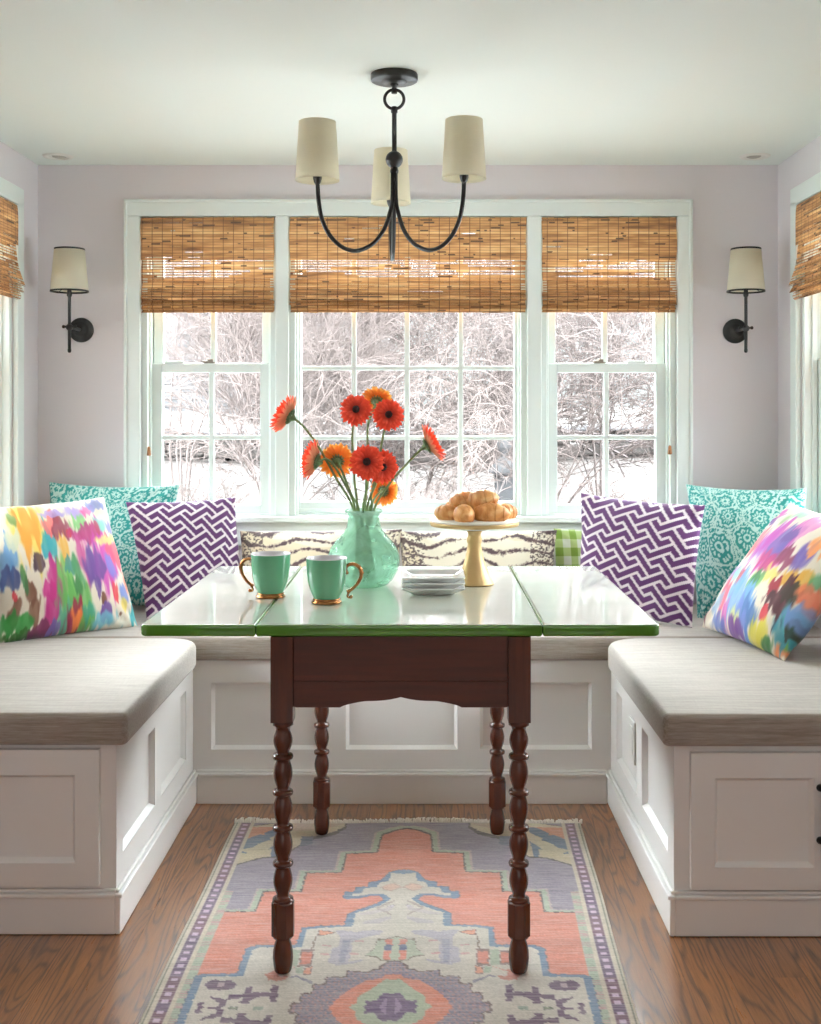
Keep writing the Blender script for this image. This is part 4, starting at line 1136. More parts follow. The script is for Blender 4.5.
# ================================================================== pillows
def pillow(label, q, T, fn, group=None, N=150, ear=.05, side=None, sag=0.0, seed=1, piping=None):
    """q: corners BL, BR, TR, TL seen from the room; T half thickness; fn(u, v) -> sRGB rows"""
    q = [Vector(p) for p in q]
    n = (q[1] - q[0]).cross(q[3] - q[0]); n.normalize()
    if n.y > 0 and abs(n.y) > .2: n = -n
    if side is not None and n.dot(Vector(side)) < 0: n = -n
    base = (q[0] + q[1]) / 2
    r = thing('throw_pillow', label, 'pillow', base, group)
    rd = np.random.default_rng(seed); ph = rd.uniform(0, 6, 8)
    lin_ = np.linspace(0, 1, N + 1)
    Ug, Vg = np.meshgrid(lin_, lin_)
    S, Tt = Ug * 2 - 1, Vg * 2 - 1
    # edges pulled in between the ears
    S2 = S * (1 - ear * (1 - Tt ** 2) ** 1.0) ; T2 = Tt * (1 - ear * (1 - S ** 2))
    a = (S2 + 1) / 2; b = (T2 + 1) / 2
    Q = [np.array(p) for p in q]
    pos = (Q[0][None, None] * ((1 - a) * (1 - b))[..., None] + Q[1] * (a * (1 - b))[..., None] + Q[2] * (a * b)[..., None] + Q[3] * ((1 - a) * b)[..., None])
    prof = np.clip((1 - np.abs(S) ** 2.4) * (1 - np.abs(Tt) ** 2.4), 0, 1) ** .55
    prof = prof * (1 + .10 * (-Tt) * sag)
    wr = (np.sin(S * 7 + ph[0] + 2.2 * Tt) * np.sin(Tt * 6 + ph[1] - S * 1.7) * .5 + np.sin(S * 15 + ph[2] + Tt * 9) * .22) * np.clip(1 - prof, 0, 1) * np.clip(prof * 4, 0, 1)
    cr = np.exp(-((np.abs(S) - .85) ** 2 + (np.abs(Tt) - .85) ** 2) / .05)
    h = T * (prof + .16 * wr + .05 * cr * np.sin((S * np.sign(Tt) - Tt * np.sign(S)) * 22 + ph[3]) * np.clip(prof * 3, 0, 1))
    nn = np.array(n)
    front = pos + nn * (h[..., None]); back = pos - nn * (h[..., None] * .9) - nn * .002
    col = fn(Ug.ravel(), Vg.ravel())
    m = MB(); W = N + 1
    m.v = [tuple(p) for p in front.reshape(-1, 3)] + [tuple(p) for p in back.reshape(-1, 3)]
    o = W * W
    for j in range(N):
        for i in range(N):
            k = j * W + i
            m.f.append((k, k + 1, k + W + 1, k + W)); m.f.append((o + k, o + k + W, o + k + W + 1, o + k + 1))
    rim = [i for i in range(W)] + [j * W + N for j in range(1, W)] + [N * W + i for i in range(N - 1, -1, -1)] + [j * W for j in range(N - 1, 0, -1)]
    for k in range(len(rim)):
        x, y = rim[k], rim[(k + 1) % len(rim)]; m.f.append((x, o + x, o + y, y))
    m.m = [0] * len(m.f); m.sm = [True] * len(m.f)
    ob = m.build('pillow_cover', M['pillow'], r)
    set_col(ob, np.vstack([col, col]))
    return r
class Noise2:
    """smooth value noise on the cloth"""
    def __init__(s, seed, n=64): s.g = np.random.default_rng(seed).uniform(0, 1, (n, n)); s.n = n
    def __call__(s, x, y):
        xi = np.floor(x).astype(int); yi = np.floor(y).astype(int); fx = x - xi; fy = y - yi
        fx = fx * fx * (3 - 2 * fx); fy = fy * fy * (3 - 2 * fy); n = s.n
        g = s.g
        return (g[yi % n, xi % n] * (1 - fx) + g[yi % n, (xi + 1) % n] * fx) * (1 - fy) + (g[(yi + 1) % n, xi % n] * (1 - fx) + g[(yi + 1) % n, (xi + 1) % n] * fx) * fy
def fret(u, v, flip=False):
    """interlocking zig-zag lattice: purple bars with hooked ends between ivory lines"""
    A = {(0, i) for i in range(4)} | {(-1, 0), (1, 3)}; B = {(i, 0) for i in range(4)} | {(0, -1), (3, 1)}
    cell = {}
    for pid, S_, off in ((0, A, (0, 0)), (1, B, (6, 0))):
        for (x, y) in S_:
            for i in range(-3, 4):
                for j in range(-30, 31):
                    X, Y = x + off[0] + 12 * i + 7 * j, y + off[1] + j
                    cell[(X % 12, Y % 12)] = (pid, i * 1000 + j, X - X % 12, Y - Y % 12) if False else cell.get((X % 12, Y % 12))
    def key(X, Y):
        for pid, S_, ox in ((0, A, 0), (1, B, 6)):
            for (x, y) in S_:
                dx, dy = X - ox - x, Y - y
                if (dx - 7 * dy) % 12 == 0: return (pid, dx, dy)
    e, f = np.array([.0580, .0290]), np.array([.0395, -.0515])
    uu = (1 - u) if flip else u
    D = np.linalg.inv(np.array([e, f]).T)
    a = D[0, 0] * uu + D[0, 1] * v + .3; b = D[1, 0] * uu + D[1, 1] * v + 40.2
    ia, ib = np.floor(a).astype(int), np.floor(b).astype(int); fa, fb = a - ia, b - ib
    memo = {}
    def K(x, y):
        if (x, y) not in memo: memo[(x, y)] = key(x, y)
        return memo[(x, y)]
    hw = .165
    purple = np.ones(len(u), bool)
    for i in range(len(u)):
        x, y = int(ia[i]), int(ib[i]); k0 = K(x, y)
        p, q = fa[i], fb[i]
        if p < hw and K(x - 1, y) != k0: purple[i] = False
        elif p > 1 - hw and K(x + 1, y) != k0: purple[i] = False
        elif q < hw and K(x, y - 1) != k0: purple[i] = False
        elif q > 1 - hw and K(x, y + 1) != k0: purple[i] = False
        elif p < hw and q < hw and K(x - 1, y - 1) != k0: purple[i] = False
        elif p > 1 - hw and q < hw and K(x + 1, y - 1) != k0: purple[i] = False
        elif p < hw and q > 1 - hw and K(x - 1, y + 1) != k0: purple[i] = False
        elif p > 1 - hw and q > 1 - hw and K(x + 1, y + 1) != k0: purple[i] = False
    c = np.where(purple[:, None], np.array([84, 37, 94.]), np.array([222, 212, 216.]))
    return c
def paisley(seed):
    def fn(u, v):
        n1, n2, n3 = Noise2(seed), Noise2(seed + 1), Noise2(seed + 2)
        w1 = n1(u * 5, v * 5) - .5; w2 = n2(u * 5 + 9, v * 5) - .5
        x, y = u + .10 * w1, v + .10 * w2
        rd = np.random.default_rng(seed); pts = []
        for i in range(5):
            for j in range(5): pts.append(((i + .5 + rd.uniform(-.3, .3) + .5 * (j % 2)) / 5, (j + .5 + rd.uniform(-.3, .3)) / 5))
        D = np.stack([np.hypot(x - p[0], (y - p[1])) for p in pts]); k = D.argmin(0); d = D.min(0)
        P_ = np.array(pts); an = np.arctan2(y - P_[k, 1], x - P_[k, 0])
        sc = d * (1 + .10 * np.cos(an * 8 + k)) 
        ring = np.sin(sc * 150 + k * 1.3)
        scal = np.cos(an * 14 + np.floor(sc * 24) * 1.57)
        ed = np.sort(D, 0); border = (ed[1] - ed[0])
        fil = np.sin((x + .35 * w2) * 120 + 3 * np.sin(y * 70)) * np.sin((y + .35 * w1) * 125 + 3 * np.sin(x * 75))
        val = np.where(d < .075 + .02 * np.cos(an * 5 + k * 2), np.where((d > .028) & (ring * .6 + scal * .6 > -.35), 1.0, np.where(d < .014, 1, 0.)), np.where(d < .10, (ring > .1) * 1.0, (fil > -.02) * 1.0))
        val = np.where((border < .012), 0, val)
        tone = n3(u * 3, v * 3)
        teal = np.array([26, 140, 134.]) * (1 - .25 * tone[:, None]) + np.array([56, 176, 168.]) * .25 * tone[:, None]
        wht = np.array([182, 216, 208.])
        return np.where(val[:, None] > .5, teal, wht)
    return fn
def tiger(seed):
    def fn(u, v):
        n1, n2, n3 = Noise2(seed), Noise2(seed + 5), Noise2(seed + 8)
        y = v + .09 * (n1(u * 6, v * 2) - .5) + .035 * (n2(u * 17, v * 5) - .5) + .07 * np.sin(u * 11 + seed) * np.sin(v * 5 + u * 4)
        ph_ = y * 6.4
        st_ = np.abs((ph_ % 1) - .5) * 2
        wdt = .16 + .30 * n2(u * 7 + 3, np.floor(ph_) * 3.7) - .25 * n3(u * 16, np.floor(ph_) * 5.1 + 2)
        edge = (n3(u * 60, v * 24) - .5) * .34 + (n1(u * 150, v * 60) - .5) * .25
        dark = st_ + edge < wdt
        mid = (st_ + edge < wdt + .16) & ~dark
        endd = (np.minimum(u, 1 - u) < .13 + .05 * n2(v * 9, u * 3)) & (n1(u * 130, v * 55) + .25 * n3(u * 40, v * 20) > .68)
        c = np.zeros((len(u), 3)); c[:] = (226, 218, 198)
        g = n2(u * 4 + 1, v * 3); c = c * (1 - .35 * (g > .58)[:, None]) + np.array([206, 184, 140]) * (.35 * (g > .58)[:, None])
        c[mid] = (176, 160, 146); c[dark] = (84, 66, 70); c[endd] = (100, 86, 84)
        return c
    return fn
def gingham(u, v):
    a = ((u * 6.5) % 1 < .5).astype(int) + ((v * 4.4 + .2) % 1 < .5).astype(int)
    return np.array([[200, 206, 188], [160, 180, 112], [114, 144, 48]], float)[a]
def homog(src, dst):
    A = []; b = []
    for (x, y), (X, Y) in zip(src, dst):
        A += [[x, y, 1, 0, 0, 0, -X * x, -X * y], [0, 0, 0, x, y, 1, -Y * x, -Y * y]]; b += [X, Y]
    h = np.linalg.solve(np.array(A, float), np.array(b, float)); return np.append(h, 1).reshape(3, 3)
def ikat(corners, blobs, seed, sc):
    """painterly brush dabs: (x, y, rx, ry, colour[, softness]) measured on the cloth"""
    H = homog(corners, [(0, 0), (1, 0), (1, 1), (0, 1)])
    def fn(u, v):
        n1, n2, n3, n4 = Noise2(seed), Noise2(seed + 1), Noise2(seed + 2), Noise2(seed + 3)
        c = np.zeros((len(u), 3)); c[:] = (222, 211, 195)
        t = n1(u * 5, v * 3); c = c * (1 - .12 * t[:, None]) + np.array([226, 206, 170]) * (.12 * t[:, None])
        for i, bl_ in enumerate(blobs):
            x, y, rx, ry, col = bl_[:5]; soft = bl_[5] if len(bl_) > 5 else .35
            p = H @ np.array([x, y, 1]); cu, cv = p[0] / p[2], p[1] / p[2]
            ru, rv = rx / sc, ry / sc
            du = (u - cu) / ru + (n2(u * 9 + i, v * 7) - .5) * .9 + (n4(u * 26, v * 14 + i) - .5) * .35
            dv = (v - cv) / rv + (n3(u * 46 + i * 3, v * 2.5) - .5) * 1.3 + (n2(u * 90 + i, v * 4) - .5) * .5
            d = np.sqrt(du * du + dv * dv)
            al = np.clip((1.05 - d) / (soft * .62), 0, 1) * (.70 + .30 * n4(u * 40 + i, v * 6)) 
            c = c * (1 - al[:, None]) + np.array(col, float) * al[:, None]
        return np.clip(c, 0, 255)
    return fn
MG, PK, RD, OR, YE, GR, DG, TE, BL, PU, BR, DK, LV, SAL = (178, 36, 118), (222, 92, 150), (196, 44, 56), (216, 140, 44), (226, 200, 92), (92, 160, 78), (46, 110, 58), (50, 156, 168), (86, 140, 196), (98, 64, 140), (110, 66, 48), (58, 34, 50), (168, 150, 206), (232, 96, 96)
lb_ = [(20, 470, 60, 110, BL), (20, 580, 40, 60, (62, 70, 120)), (120, 300, 100, 190, YE, .6), (110, 280, 72, 135, OR, .4), (165, 500, 34, 48, DK), (235, 390, 40, 110, TE), (235, 250, 50, 60, SAL), (295, 275, 50, 75, (128, 40, 62)), (355, 320, 20, 26, RD), (270, 200, 70, 26, LV), (400, 190, 90, 40, LV, .6), (490, 180, 60, 32, PK), (540, 150, 60, 36, (130, 140, 196)), (430, 280, 60, 60, (120, 186, 110), .6), (310, 410, 42, 100, (222, 166, 70), .5), (470, 330, 95, 60, (168, 44, 110)), (420, 470, 40, 130, (190, 80, 140), .6), (560, 470, 80, 150, (190, 60, 160), .5), (495, 510, 55, 105, PU, .4), (520, 620, 16, 60, (90, 60, 130)), (600, 510, 36, 80, (120, 110, 190), .6), (640, 410, 62, 84, (236, 84, 110), .45), (560, 260, 44, 44, (110, 190, 170), .7), (615, 290, 36, 60, (116, 120, 196), .6), (515, 270, 18, 48, (170, 60, 90)), (600, 350, 90, 30, (226, 220, 130), .8),
       (255, 600, 52, 130, MG, .3), (215, 660, 42, 50, (186, 30, 120)), (250, 800, 50, 110, MG, .4), (120, 660, 28, 66, BR), (160, 800, 30, 90, BR), (45, 790, 34, 66, BR), (46, 690, 12, 28, RD), (85, 560, 16, 70, DG), (345, 640, 60, 150, (112, 176, 90), .7), (380, 720, 90, 130, GR, .6), (400, 640, 26, 60, DG, .6), (345, 520, 24, 50, (60, 130, 130)), (395, 540, 30, 80, (70, 140, 90), .6), (330, 850, 60, 90, (86, 160, 130), .6), (425, 830, 56, 86, (150, 24, 60)), (425, 835, 34, 58, (238, 130, 60), .6), (500, 850, 50, 80, GR, .5), (490, 790, 40, 50, (60, 150, 120), .6), (640, 650, 16, 62, (210, 50, 60)), (565, 705, 16, 34, BR), (590, 790, 34, 56, PU), (695, 660, 30, 70, (110, 130, 200), .5), (700, 740, 24, 40, YE, .6), (690, 815, 12, 22, BR), (720, 600, 30, 50, (232, 110, 90), .6), (600, 840, 70, 40, (110, 180, 200), .6), (700, 850, 80, 30, (230, 226, 210)), (780, 800, 40, 60, TE), (70, 860, 60, 60, (40, 130, 50)), (130, 930, 110, 30, (50, 100, 40)), (220, 900, 60, 44, (110, 40, 80)), (300, 900, 30, 40, (120, 100, 170)), (30, 350, 40, 60, (206, 208, 180)), (30, 240, 24, 46, (120, 150, 80), .6)]
L_q = [P(0, 645, 3.52), P(138, 627, 3.80), P(104, 497, 3.95), Vector((-1.385, 3.64, .925))]
pillow('multicolour brushstroke pillow on the left bench cushion', L_q, .088, ikat([(0, 968), (812, 855), (606, 100), (-100, 150)], lb_, 11, 690), ear=.035, seed=4, sag=1.0)
rb_ = [(560, 130, 90, 44, (226, 190, 140), .7), (540, 200, 70, 30, PU, .5), (600, 170, 40, 30, (190, 80, 170), .6), (640, 200, 60, 40, (140, 170, 120), .8), (500, 330, 60, 90, (236, 92, 110), .5), (460, 380, 40, 50, SAL, .5), (580, 350, 60, 90, (150, 130, 200), .6), (640, 360, 120, 130, (176, 60, 160), .5), (650, 370, 70, 90, (98, 80, 160), .4), (600, 460, 80, 60, (176, 40, 110), .5), (690, 440, 60, 60, (120, 30, 70), .6), (730, 290, 50, 60, PU, .5), (380, 370, 60, 90, (160, 210, 150), .7), (300, 480, 60, 80, (150, 200, 150), .7), (350, 490, 70, 60, (150, 110, 180), .6), (380, 530, 50, 60, (140, 200, 200), .6), (430, 540, 30, 50, (170, 60, 80)), (510, 580, 54, 70, GR, .4), (530, 560, 40, 40, DG, .6), (600, 540, 70, 40, (216, 206, 110), .7), (720, 550, 60, 60, (216, 160, 60), .5), (640, 660, 66, 100, (66, 18, 30), .3), (620, 600, 40, 40, (150, 30, 50)), (700, 620, 50, 50, (60, 50, 40)), (540, 745, 22, 40, RD), (290, 660, 40, 80, (236, 80, 110), .5), (265, 770, 34, 90, (196, 90, 170), .5), (240, 680, 40, 60, (150, 180, 210), .7), (400, 690, 100, 130, (110, 160, 214), .5), (440, 760, 80, 80, (70, 110, 170), .6), (360, 800, 70, 100, (110, 130, 200), .6), (330, 800, 40, 60, (220, 220, 140), .7), (160, 640, 40, 60, (206, 80, 150), .6), (100, 730, 34, 50, (226, 90, 170), .6), (190, 800, 60, 50, (90, 110, 180), .6), (290, 850, 70, 50, (110, 60, 140), .6), (350, 890, 50, 40, (60, 110, 180), .6), (440, 880, 60, 70, (216, 200, 60), .6), (470, 920, 50, 44, DG, .5), (560, 930, 50, 50, (216, 120, 70), .6), (600, 890, 50, 40, GR, .6), (580, 830, 50, 70, (70, 150, 170), .5), (650, 740, 60, 60, (90, 180, 180), .6), (640, 800, 30, 50, (60, 60, 50)), (170, 690, 16, 60, (110, 60, 70), .6), (430, 280, 80, 40, (230, 226, 180), .8), (250, 570, 30, 60, (190, 110, 170), .7), (800, 240, 60, 70, (206, 120, 180), .5), (790, 400, 50, 80, (110, 90, 170), .5), (820, 520, 60, 60, (90, 160, 110), .5), (760, 620, 50, 70, (226, 120, 90), .5), (870, 330, 60, 80, (236, 150, 90), .5), (720, 170, 50, 40, (150, 200, 170), .6), (700, 720, 60, 60, (120, 150, 210), .5), (880, 620, 60, 80, (180, 60, 120), .5)]
R_q = [Vector((.896, 3.74, .533)), P(784, 661, 3.26), Vector((1.262, 3.27, .905)), P(790, 503, 3.73)]
pillow('multicolour brushstroke pillow leaning at the right end of the right bench', R_q, .082, ikat([(67, 779), (540, 972), (1033, 204), (598, 84)], rb_, 23, 640), ear=.035, side=(-1, -.3, 0), seed=7, sag=1.0)
pillow('purple and white lattice pillow in the left corner', [P(147, 621, 3.88), Vector((-.62, 4.06, .535)), P(235, 497, 4.12), P(126, 502, 3.99)], .060, fret, 'purple lattice pillows', seed=2, ear=.045)
pillow('purple and white lattice pillow in the right corner', [Vector((.525, 4.00, .535)), P(692, 628, 3.76), P(705, 505, 3.87), P(581, 493, 4.09)], .060, fret, 'purple lattice pillows', seed=3, ear=.045)
pillow('teal paisley pillow behind the others in the left corner', [Vector((-1.32, 4.02, .54)), Vector((-.90, 4.10, .535)), P(179, 485, 4.205), P(49, 482, 4.165)], .055, paisley(31), seed=5, ear=.06)
pillow('teal paisley pillow behind the others in the right corner', [P(697, 622, 3.955), Vector((1.235, 3.70, .535)), P(806, 488, 3.93), P(686, 484, 4.17)], .055, paisley(47), seed=6, ear=.06)
pillow('tiger striped lumbar pillow below the window, behind the vase', [Vector((-.645, 4.06, .535)), Vector((-.085, 4.06, .535)), P(402, 529, 4.10), P(240, 531, 4.10)], .055, tiger(3), 'tiger striped lumbar pillows', seed=8, ear=.03)
pillow('tiger striped lumbar pillow below the window, behind the cake stand', [Vector((-.082, 4.06, .535)), Vector((.455, 4.06, .535)), P(557, 530, 4.10), P(399, 531, 4.10)], .055, tiger(9), 'tiger striped lumbar pillows', seed=9, ear=.03)
pillow('green gingham pillow peeking out between tiger and purple pillows', [Vector((.470, 4.14, .535)), Vector((.80, 4.17, .535)), Vector((.80, 4.205, .80)), Vector((.468, 4.185, .806))], .040, gingham, seed=10, ear=.03)
# ================================================================== outdoors beyond the windows
def terr(x, y):
    t = min(1, max(0, (y - 8.5) / 12)); s = t * t * (3 - 2 * t)
    return -.30 + .55 * min(1, max(0, (y - 5) / 4)) + 2.3 * s * .45 + .05 * math.sin(x * .9 + y * .4)
g = MB(); g.grid(60, 50, lambda a, b: (-26 + 52 * a, 4.6 + 30 * b, terr(-26 + 52 * a, 4.6 + 30 * b)))
struct('ground', g, M['ground'])
g = MB(); g.grid(30, 8, lambda a, b: (-9 + 18 * a, 4.55 + 4.2 * b, terr(-9 + 18 * a, 4.55 + 4.2 * b) + .035 + .03 * math.sin(a * 23 + b * 5) - .09 * max(0, b - .8) / .2))
struct('bounce_ground', g, M['bounce_snow'])  # unseen white patch below the sills, added to throw light onto the ceiling
for sx in (-1, 1):
    g = MB(); x0, x1 = ((-30, XL - .4) if sx < 0 else (XR + .4, 30))
    g.grid(8, 8, lambda a, b: (x0 + (x1 - x0) * a, -4 + 8.6 * b, -.30))
    o = struct('ground_side', g, M['bounce_snow'])  # unseen side ground, made white to bounce light through the side windows

def branches(m, p, d, L, r, lev, rd, droop, kids, wig):
    n = 4; pts = [p]; dd = Vector(d).normalized(); q = Vector(p)
    for i in range(n):
        dd = (dd + Vector((rd.uniform(-1, 1), rd.uniform(-1, 1), rd.uniform(-1, 1) - droop)) * wig).normalized()
        q = q + dd * (L / n); pts.append(q.copy())
    m.tube(pts, [r * (1 - .6 * i / n) for i in range(n + 1)], 4, smooth=False)
    if lev <= 0: return
    for k in range(kids):
        t = rd.uniform(.25, 1); i = min(n - 1, int(t * n)); a = pts[i].lerp(pts[i + 1], t * n - i)
        nd = (dd + Vector((rd.uniform(-1, 1), rd.uniform(-1, 1), rd.uniform(-.5, .9))) * .95).normalized()
        branches(m, a, nd, L * rd.uniform(.45, .7), max(r * .52, .0028), lev - 1, rd, droop, kids, wig)
def tree(name, label, cat, x, y, h, stems, lev, kids, r, mat, seed, droop=.1, spread=.5, wig=.22, group=None):
    rd = random.Random(seed); z = terr(x, y) - .03
    t = thing(name, label, cat, (x, y, z), group)
    m = MB()
    for k in range(stems):
        a = rd.uniform(0, 2 * PI); s = spread * rd.uniform(.3, 1)
        branches(m, Vector((x + .06 * math.cos(a), y + .06 * math.sin(a), z)), (math.cos(a) * s, math.sin(a) * s, 1), h * rd.uniform(.5, .8), r * rd.uniform(.7, 1), lev, rd, droop, kids, wig)
    m.build('branches', mat, t)
SH, TR_ = 'bare_shrub', 'bare_tree'
BK, BP = M['bark'], M['barkpale']
# (name, label, x, distance, height, stems, levels, twigs, radius, bark, droop, spread)
for i, (nm, lb, x, y, h, st_, lv, kd, r_, mt, dr, sp) in enumerate((
    (SH, 'dense bare twiggy shrub outside the upper left panes of the centre window', -1.15, 9.2, 2.5, 10, 3, 8, .010, BK, .15, .8),
    (SH, 'bare arching shrub outside the middle of the centre window', -.1, 10.2, 2.7, 10, 3, 8, .010, BK, .3, .9),
    (SH, 'bare shrub with drooping twigs outside the right panes of the centre window', .95, 9.6, 2.5, 8, 3, 8, .010, BK, .4, .9),
    (TR_, 'bare young tree outside the left sash window', -2.2, 10.5, 3.4, 6, 3, 8, .013, BP, 0, .6),
    (TR_, 'bare pale tree at the right panes of the left sash window', -1.75, 12.4, 3.6, 6, 3, 8, .014, BP, 0, .6),
    (TR_, 'bare leaning tree outside the left panes of the right sash window', 1.75, 11.4, 3.6, 6, 3, 8, .014, BP, 0, .7),
    (TR_, 'bare pale tree outside the right panes of the right sash window', 2.4, 10.3, 3.4, 6, 3, 8, .012, BP, .1, .7),
    (TR_, 'far bare tree standing in front of the pale house', -1.5, 15.6, 4.0, 5, 3, 7, .013, BP, .1, .8),
    (TR_, 'far bare tree beyond the middle of the centre window', -.1, 16.4, 4.0, 5, 3, 7, .013, BP, .1, .8),
    (TR_, 'far bare tree beyond the right panes of the centre window', 1.5, 15.8, 4.0, 5, 3, 7, .013, BP, .1, .8),
    (TR_, 'far bare tree beyond the left sash window', -3.9, 15.8, 4.0, 5, 3, 7, .013, BP, .1, .8),
    (TR_, 'far bare tree beyond the right sash window', 3.4, 15.8, 4.0, 5, 3, 7, .013, BP, .1, .8),
    (SH, 'low bare bush below the middle of the centre window', -.45, 7.7, .62, 16, 2, 7, .005, BK, .1, 1.0),
    (SH, 'low dry bush beside the grey garden ornament', .12, 7.9, .75, 16, 2, 7, .005, BK, .1, 1.0),
    (SH, 'low dry bush outside the lower right panes of the centre window', 1.0, 7.7, .6, 16, 2, 7, .005, BK, .1, 1.0),
    (SH, 'low dry bush outside the lower panes of the left sash window', -1.75, 8.6, .6, 16, 2, 7, .005, BK, .1, 1.0),
    (SH, 'low dry bush outside the lower panes of the right sash window', 1.6, 8.8, .6, 16, 2, 7, .005, BK, .1, 1.0))):
    tree(nm, lb, 'shrub' if nm == SH else 'tree', x, y, h, st_, lv, kd, r_, mt, i + 1, dr, sp)
# one heavier trunk with a side branch
rd = random.Random(4); t = thing('dark_tree', 'dark leaning tree trunk behind the right panes of the centre window', 'tree', (.92, 13.2, terr(.92, 13.2)))
m = MB(); b = Vector((.92, 13.2, terr(.92, 13.2) - .05))
m.tube(smooth_path([b, b + Vector((-.03, 0, .9)), b + Vector((.02, 0, 1.8)), b + Vector((.16, 0, 3.4)), b + Vector((.3, .1, 5))], 5), [.13] * 6 + [.11] * 6 + [.09] * 9, 8)
m.build('trunk', M['trunk'], t)
for s, e_ in (((-.02, 0, .75), (1.5, -.4, .35)), ((0, 0, 1.0), (-1.1, -.3, .3)), ((.05, 0, 1.9), (-1.6, .2, 2.9)), ((.1, 0, 2.4), (1.3, .2, 3.3))):
    m = MB(); branches(m, b + Vector(s), Vector(e_) - Vector(s), 1.6, .035, 2, rd, .1, 5, .2); m.build('branch', M['trunk'], t)
# stone wall with snow on its top
sw = thing('stone_wall', 'low stone wall topped with snow across the yard outside', 'wall', (0, 13.6, terr(0, 13.6)))
m = MB(); rd = random.Random(8)
for row in range(3):
    x = -9.0 + row * .13
    while x < 9:
        wd = rd.uniform(.28, .55)
        m.box(x, x + wd - .012, 13.5 + rd.uniform(-.03, .03), 13.85, terr(x, 13.6) - .12 + row * .15, terr(x, 13.6) + .02 + row * .15); x += wd
m.build('stones', M['stone'], sw, bevel=.02)
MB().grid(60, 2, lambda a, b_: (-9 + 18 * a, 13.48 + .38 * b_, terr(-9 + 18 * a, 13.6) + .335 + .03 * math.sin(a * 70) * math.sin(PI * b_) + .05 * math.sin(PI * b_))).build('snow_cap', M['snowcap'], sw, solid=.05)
# neighbour's house
def house(label, x0, x1, y, z0, z1, wins, slope):
    h = thing('house', label, 'house', ((x0 + x1) / 2, y, z0))
    m = MB(); m.box(x0, x1, y, y + 5, z0, z1)
    k = int((z1 - z0) / .16)
    for i in range(k): m.box(x0 - .012, x1 + .012, y - .014, y + .01, z0 + i * .16, z0 + i * .16 + .145)
    m.build('siding', M['siding'], h)
    m = MB(); xm = (x0 + x1) / 2
    m.prism([(x0 - .3, z1 - .05), (x1 + .3, z1 - .05), (xm, z1 + slope)], -.3, 5.3, 0, lambda a, z, d: (a, y + d, z)); m.build('roof', M['roofing'], h)
    for a0, a1, b0, b1 in wins:
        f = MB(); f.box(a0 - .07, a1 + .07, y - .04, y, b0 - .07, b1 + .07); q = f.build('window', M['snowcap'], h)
        p = MB(); xm = (a0 + a1) / 2
        p.box(a0, xm - .02, y - .055, y - .03, b0, b1); p.box(xm + .02, a1, y - .055, y - .03, b0, b1); p.build('pane', M['bluepane'], q)
house('pale house seen through twigs, its window at the top left pane', -3.4, -.6, 19, 1.0, 4.6, [(-2.0, -1.72, 2.62, 2.9), (-1.35, -1.05, 2.9, 3.3)], 1.6)
house('far pale house beyond the trees outside the left sash window', -8.2, -4.2, 24, 1.0, 5.0, [(-4.95, -4.5, 2.9, 3.6), (-6.6, -6.1, 2.9, 3.6)], 1.8)
# grey garden ornament on a pale post
gx_, gy_ = .62, 9.0; gz = terr(gx_, gy_)
t = thing('garden_ornament', 'grey garden lantern with finial standing outside the centre window', 'ornament', (gx_, gy_, gz))
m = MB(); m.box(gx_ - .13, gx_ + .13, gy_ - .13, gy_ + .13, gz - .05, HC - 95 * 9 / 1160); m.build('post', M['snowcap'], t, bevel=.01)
z0 = HC - 95 * 9 / 1160
m = MB(); m.box(gx_ - .07, gx_ + .07, gy_ - .07, gy_ + .07, z0, z0 + .26); m.build('lantern_body', M['greystone'], t, bevel=.008)
m = MB(); m.lathe([(.13, z0 + .26), (.125, z0 + .28), (.05, z0 + .37), (.02, z0 + .40), (.045, z0 + .44), (.06, z0 + .48), (.03, z0 + .53), (.0, z0 + .56)], (gx_, gy_, 0), 12); m.build('finial', M['greystone'], t)

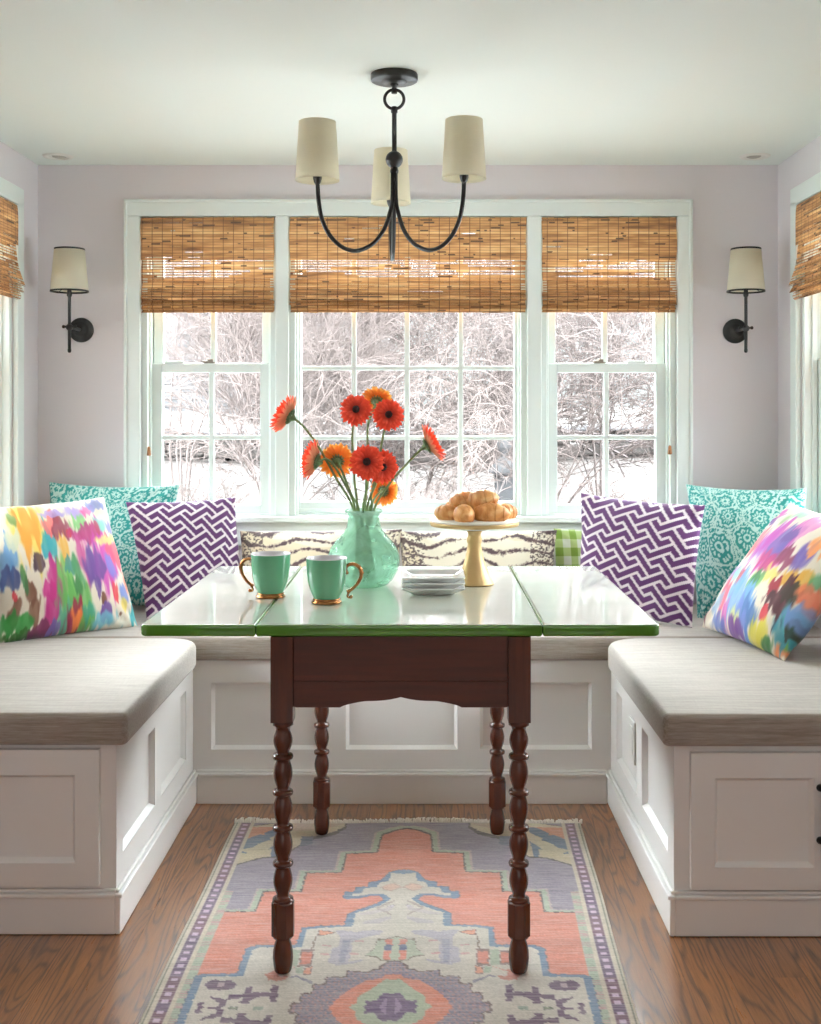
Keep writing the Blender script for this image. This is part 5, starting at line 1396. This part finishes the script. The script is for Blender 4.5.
# ================================================================== light, sky, camera
w = bpy.data.worlds.new('overcast_sky'); scene.world = w; w.use_nodes = True
nt = w.node_tree; nt.nodes.clear()
out = nt.nodes.new('ShaderNodeOutputWorld'); bg = nt.nodes.new('ShaderNodeBackground')
tc = nt.nodes.new('ShaderNodeTexCoord'); sx = nt.nodes.new('ShaderNodeSeparateXYZ'); nt.links.new(tc.outputs['Generated'], sx.inputs[0])
cr = nt.nodes.new('ShaderNodeValToRGB'); mr = nt.nodes.new('ShaderNodeMapRange')
nt.links.new(sx.outputs[2], mr.inputs[0]); mr.inputs[1].default_value = SKY_LO; mr.inputs[2].default_value = SKY_HI; mr.inputs[3].default_value = SKY_A; mr.inputs[4].default_value = SKY_B
mr.interpolation_type = 'SMOOTHSTEP'
bg.inputs[0].default_value = (.90, .97, 1, 1)
nt.links.new(mr.outputs[0], bg.inputs[1]); nt.links.new(bg.outputs[0], out.inputs[0])

def area(name, loc, rot, sx_, sy_, power, col=(1, 1, 1)):
    l = bpy.data.lights.new(name, 'AREA'); l.shape = 'RECTANGLE'; l.size = sx_; l.size_y = sy_; l.energy = power; l.color = col
    o = bpy.data.objects.new(name, l); COL.objects.link(o); o.location = loc; o.rotation_euler = rot
    return o
for a in AREAS: area(*a)
cam = bpy.data.cameras.new('camera'); co = bpy.data.objects.new('camera', cam); COL.objects.link(co)
co.location = (0, 0, HC); co.rotation_euler = (PI / 2, 0, 0)
cam.sensor_fit = 'AUTO'; cam.sensor_width = 36; cam.lens = F_PX / 1024 * 36
cam.shift_x = -(U0 - 410.5) / 1024; cam.shift_y = -(512 - V0) / 1024
cam.clip_start = .02; cam.clip_end = 200
scene.camera = co
vs_ = scene.view_settings
vs_.view_transform = 'Standard'; vs_.look = 'None'; vs_.gamma = 1; vs_.use_curve_mapping = False; vs_.exposure = EXPOSURE
cy = scene.cycles
cy.use_denoising = True
try: cy.denoiser = 'OPENIMAGEDENOISE'
except Exception: pass
cy.max_bounces = 12; cy.diffuse_bounces = 6; cy.transparent_max_bounces = 16; cy.glossy_bounces = 4; cy.transmission_bounces = 8
cy.caustics_reflective = False; cy.caustics_refractive = False
cy.sample_clamp_indirect = 4
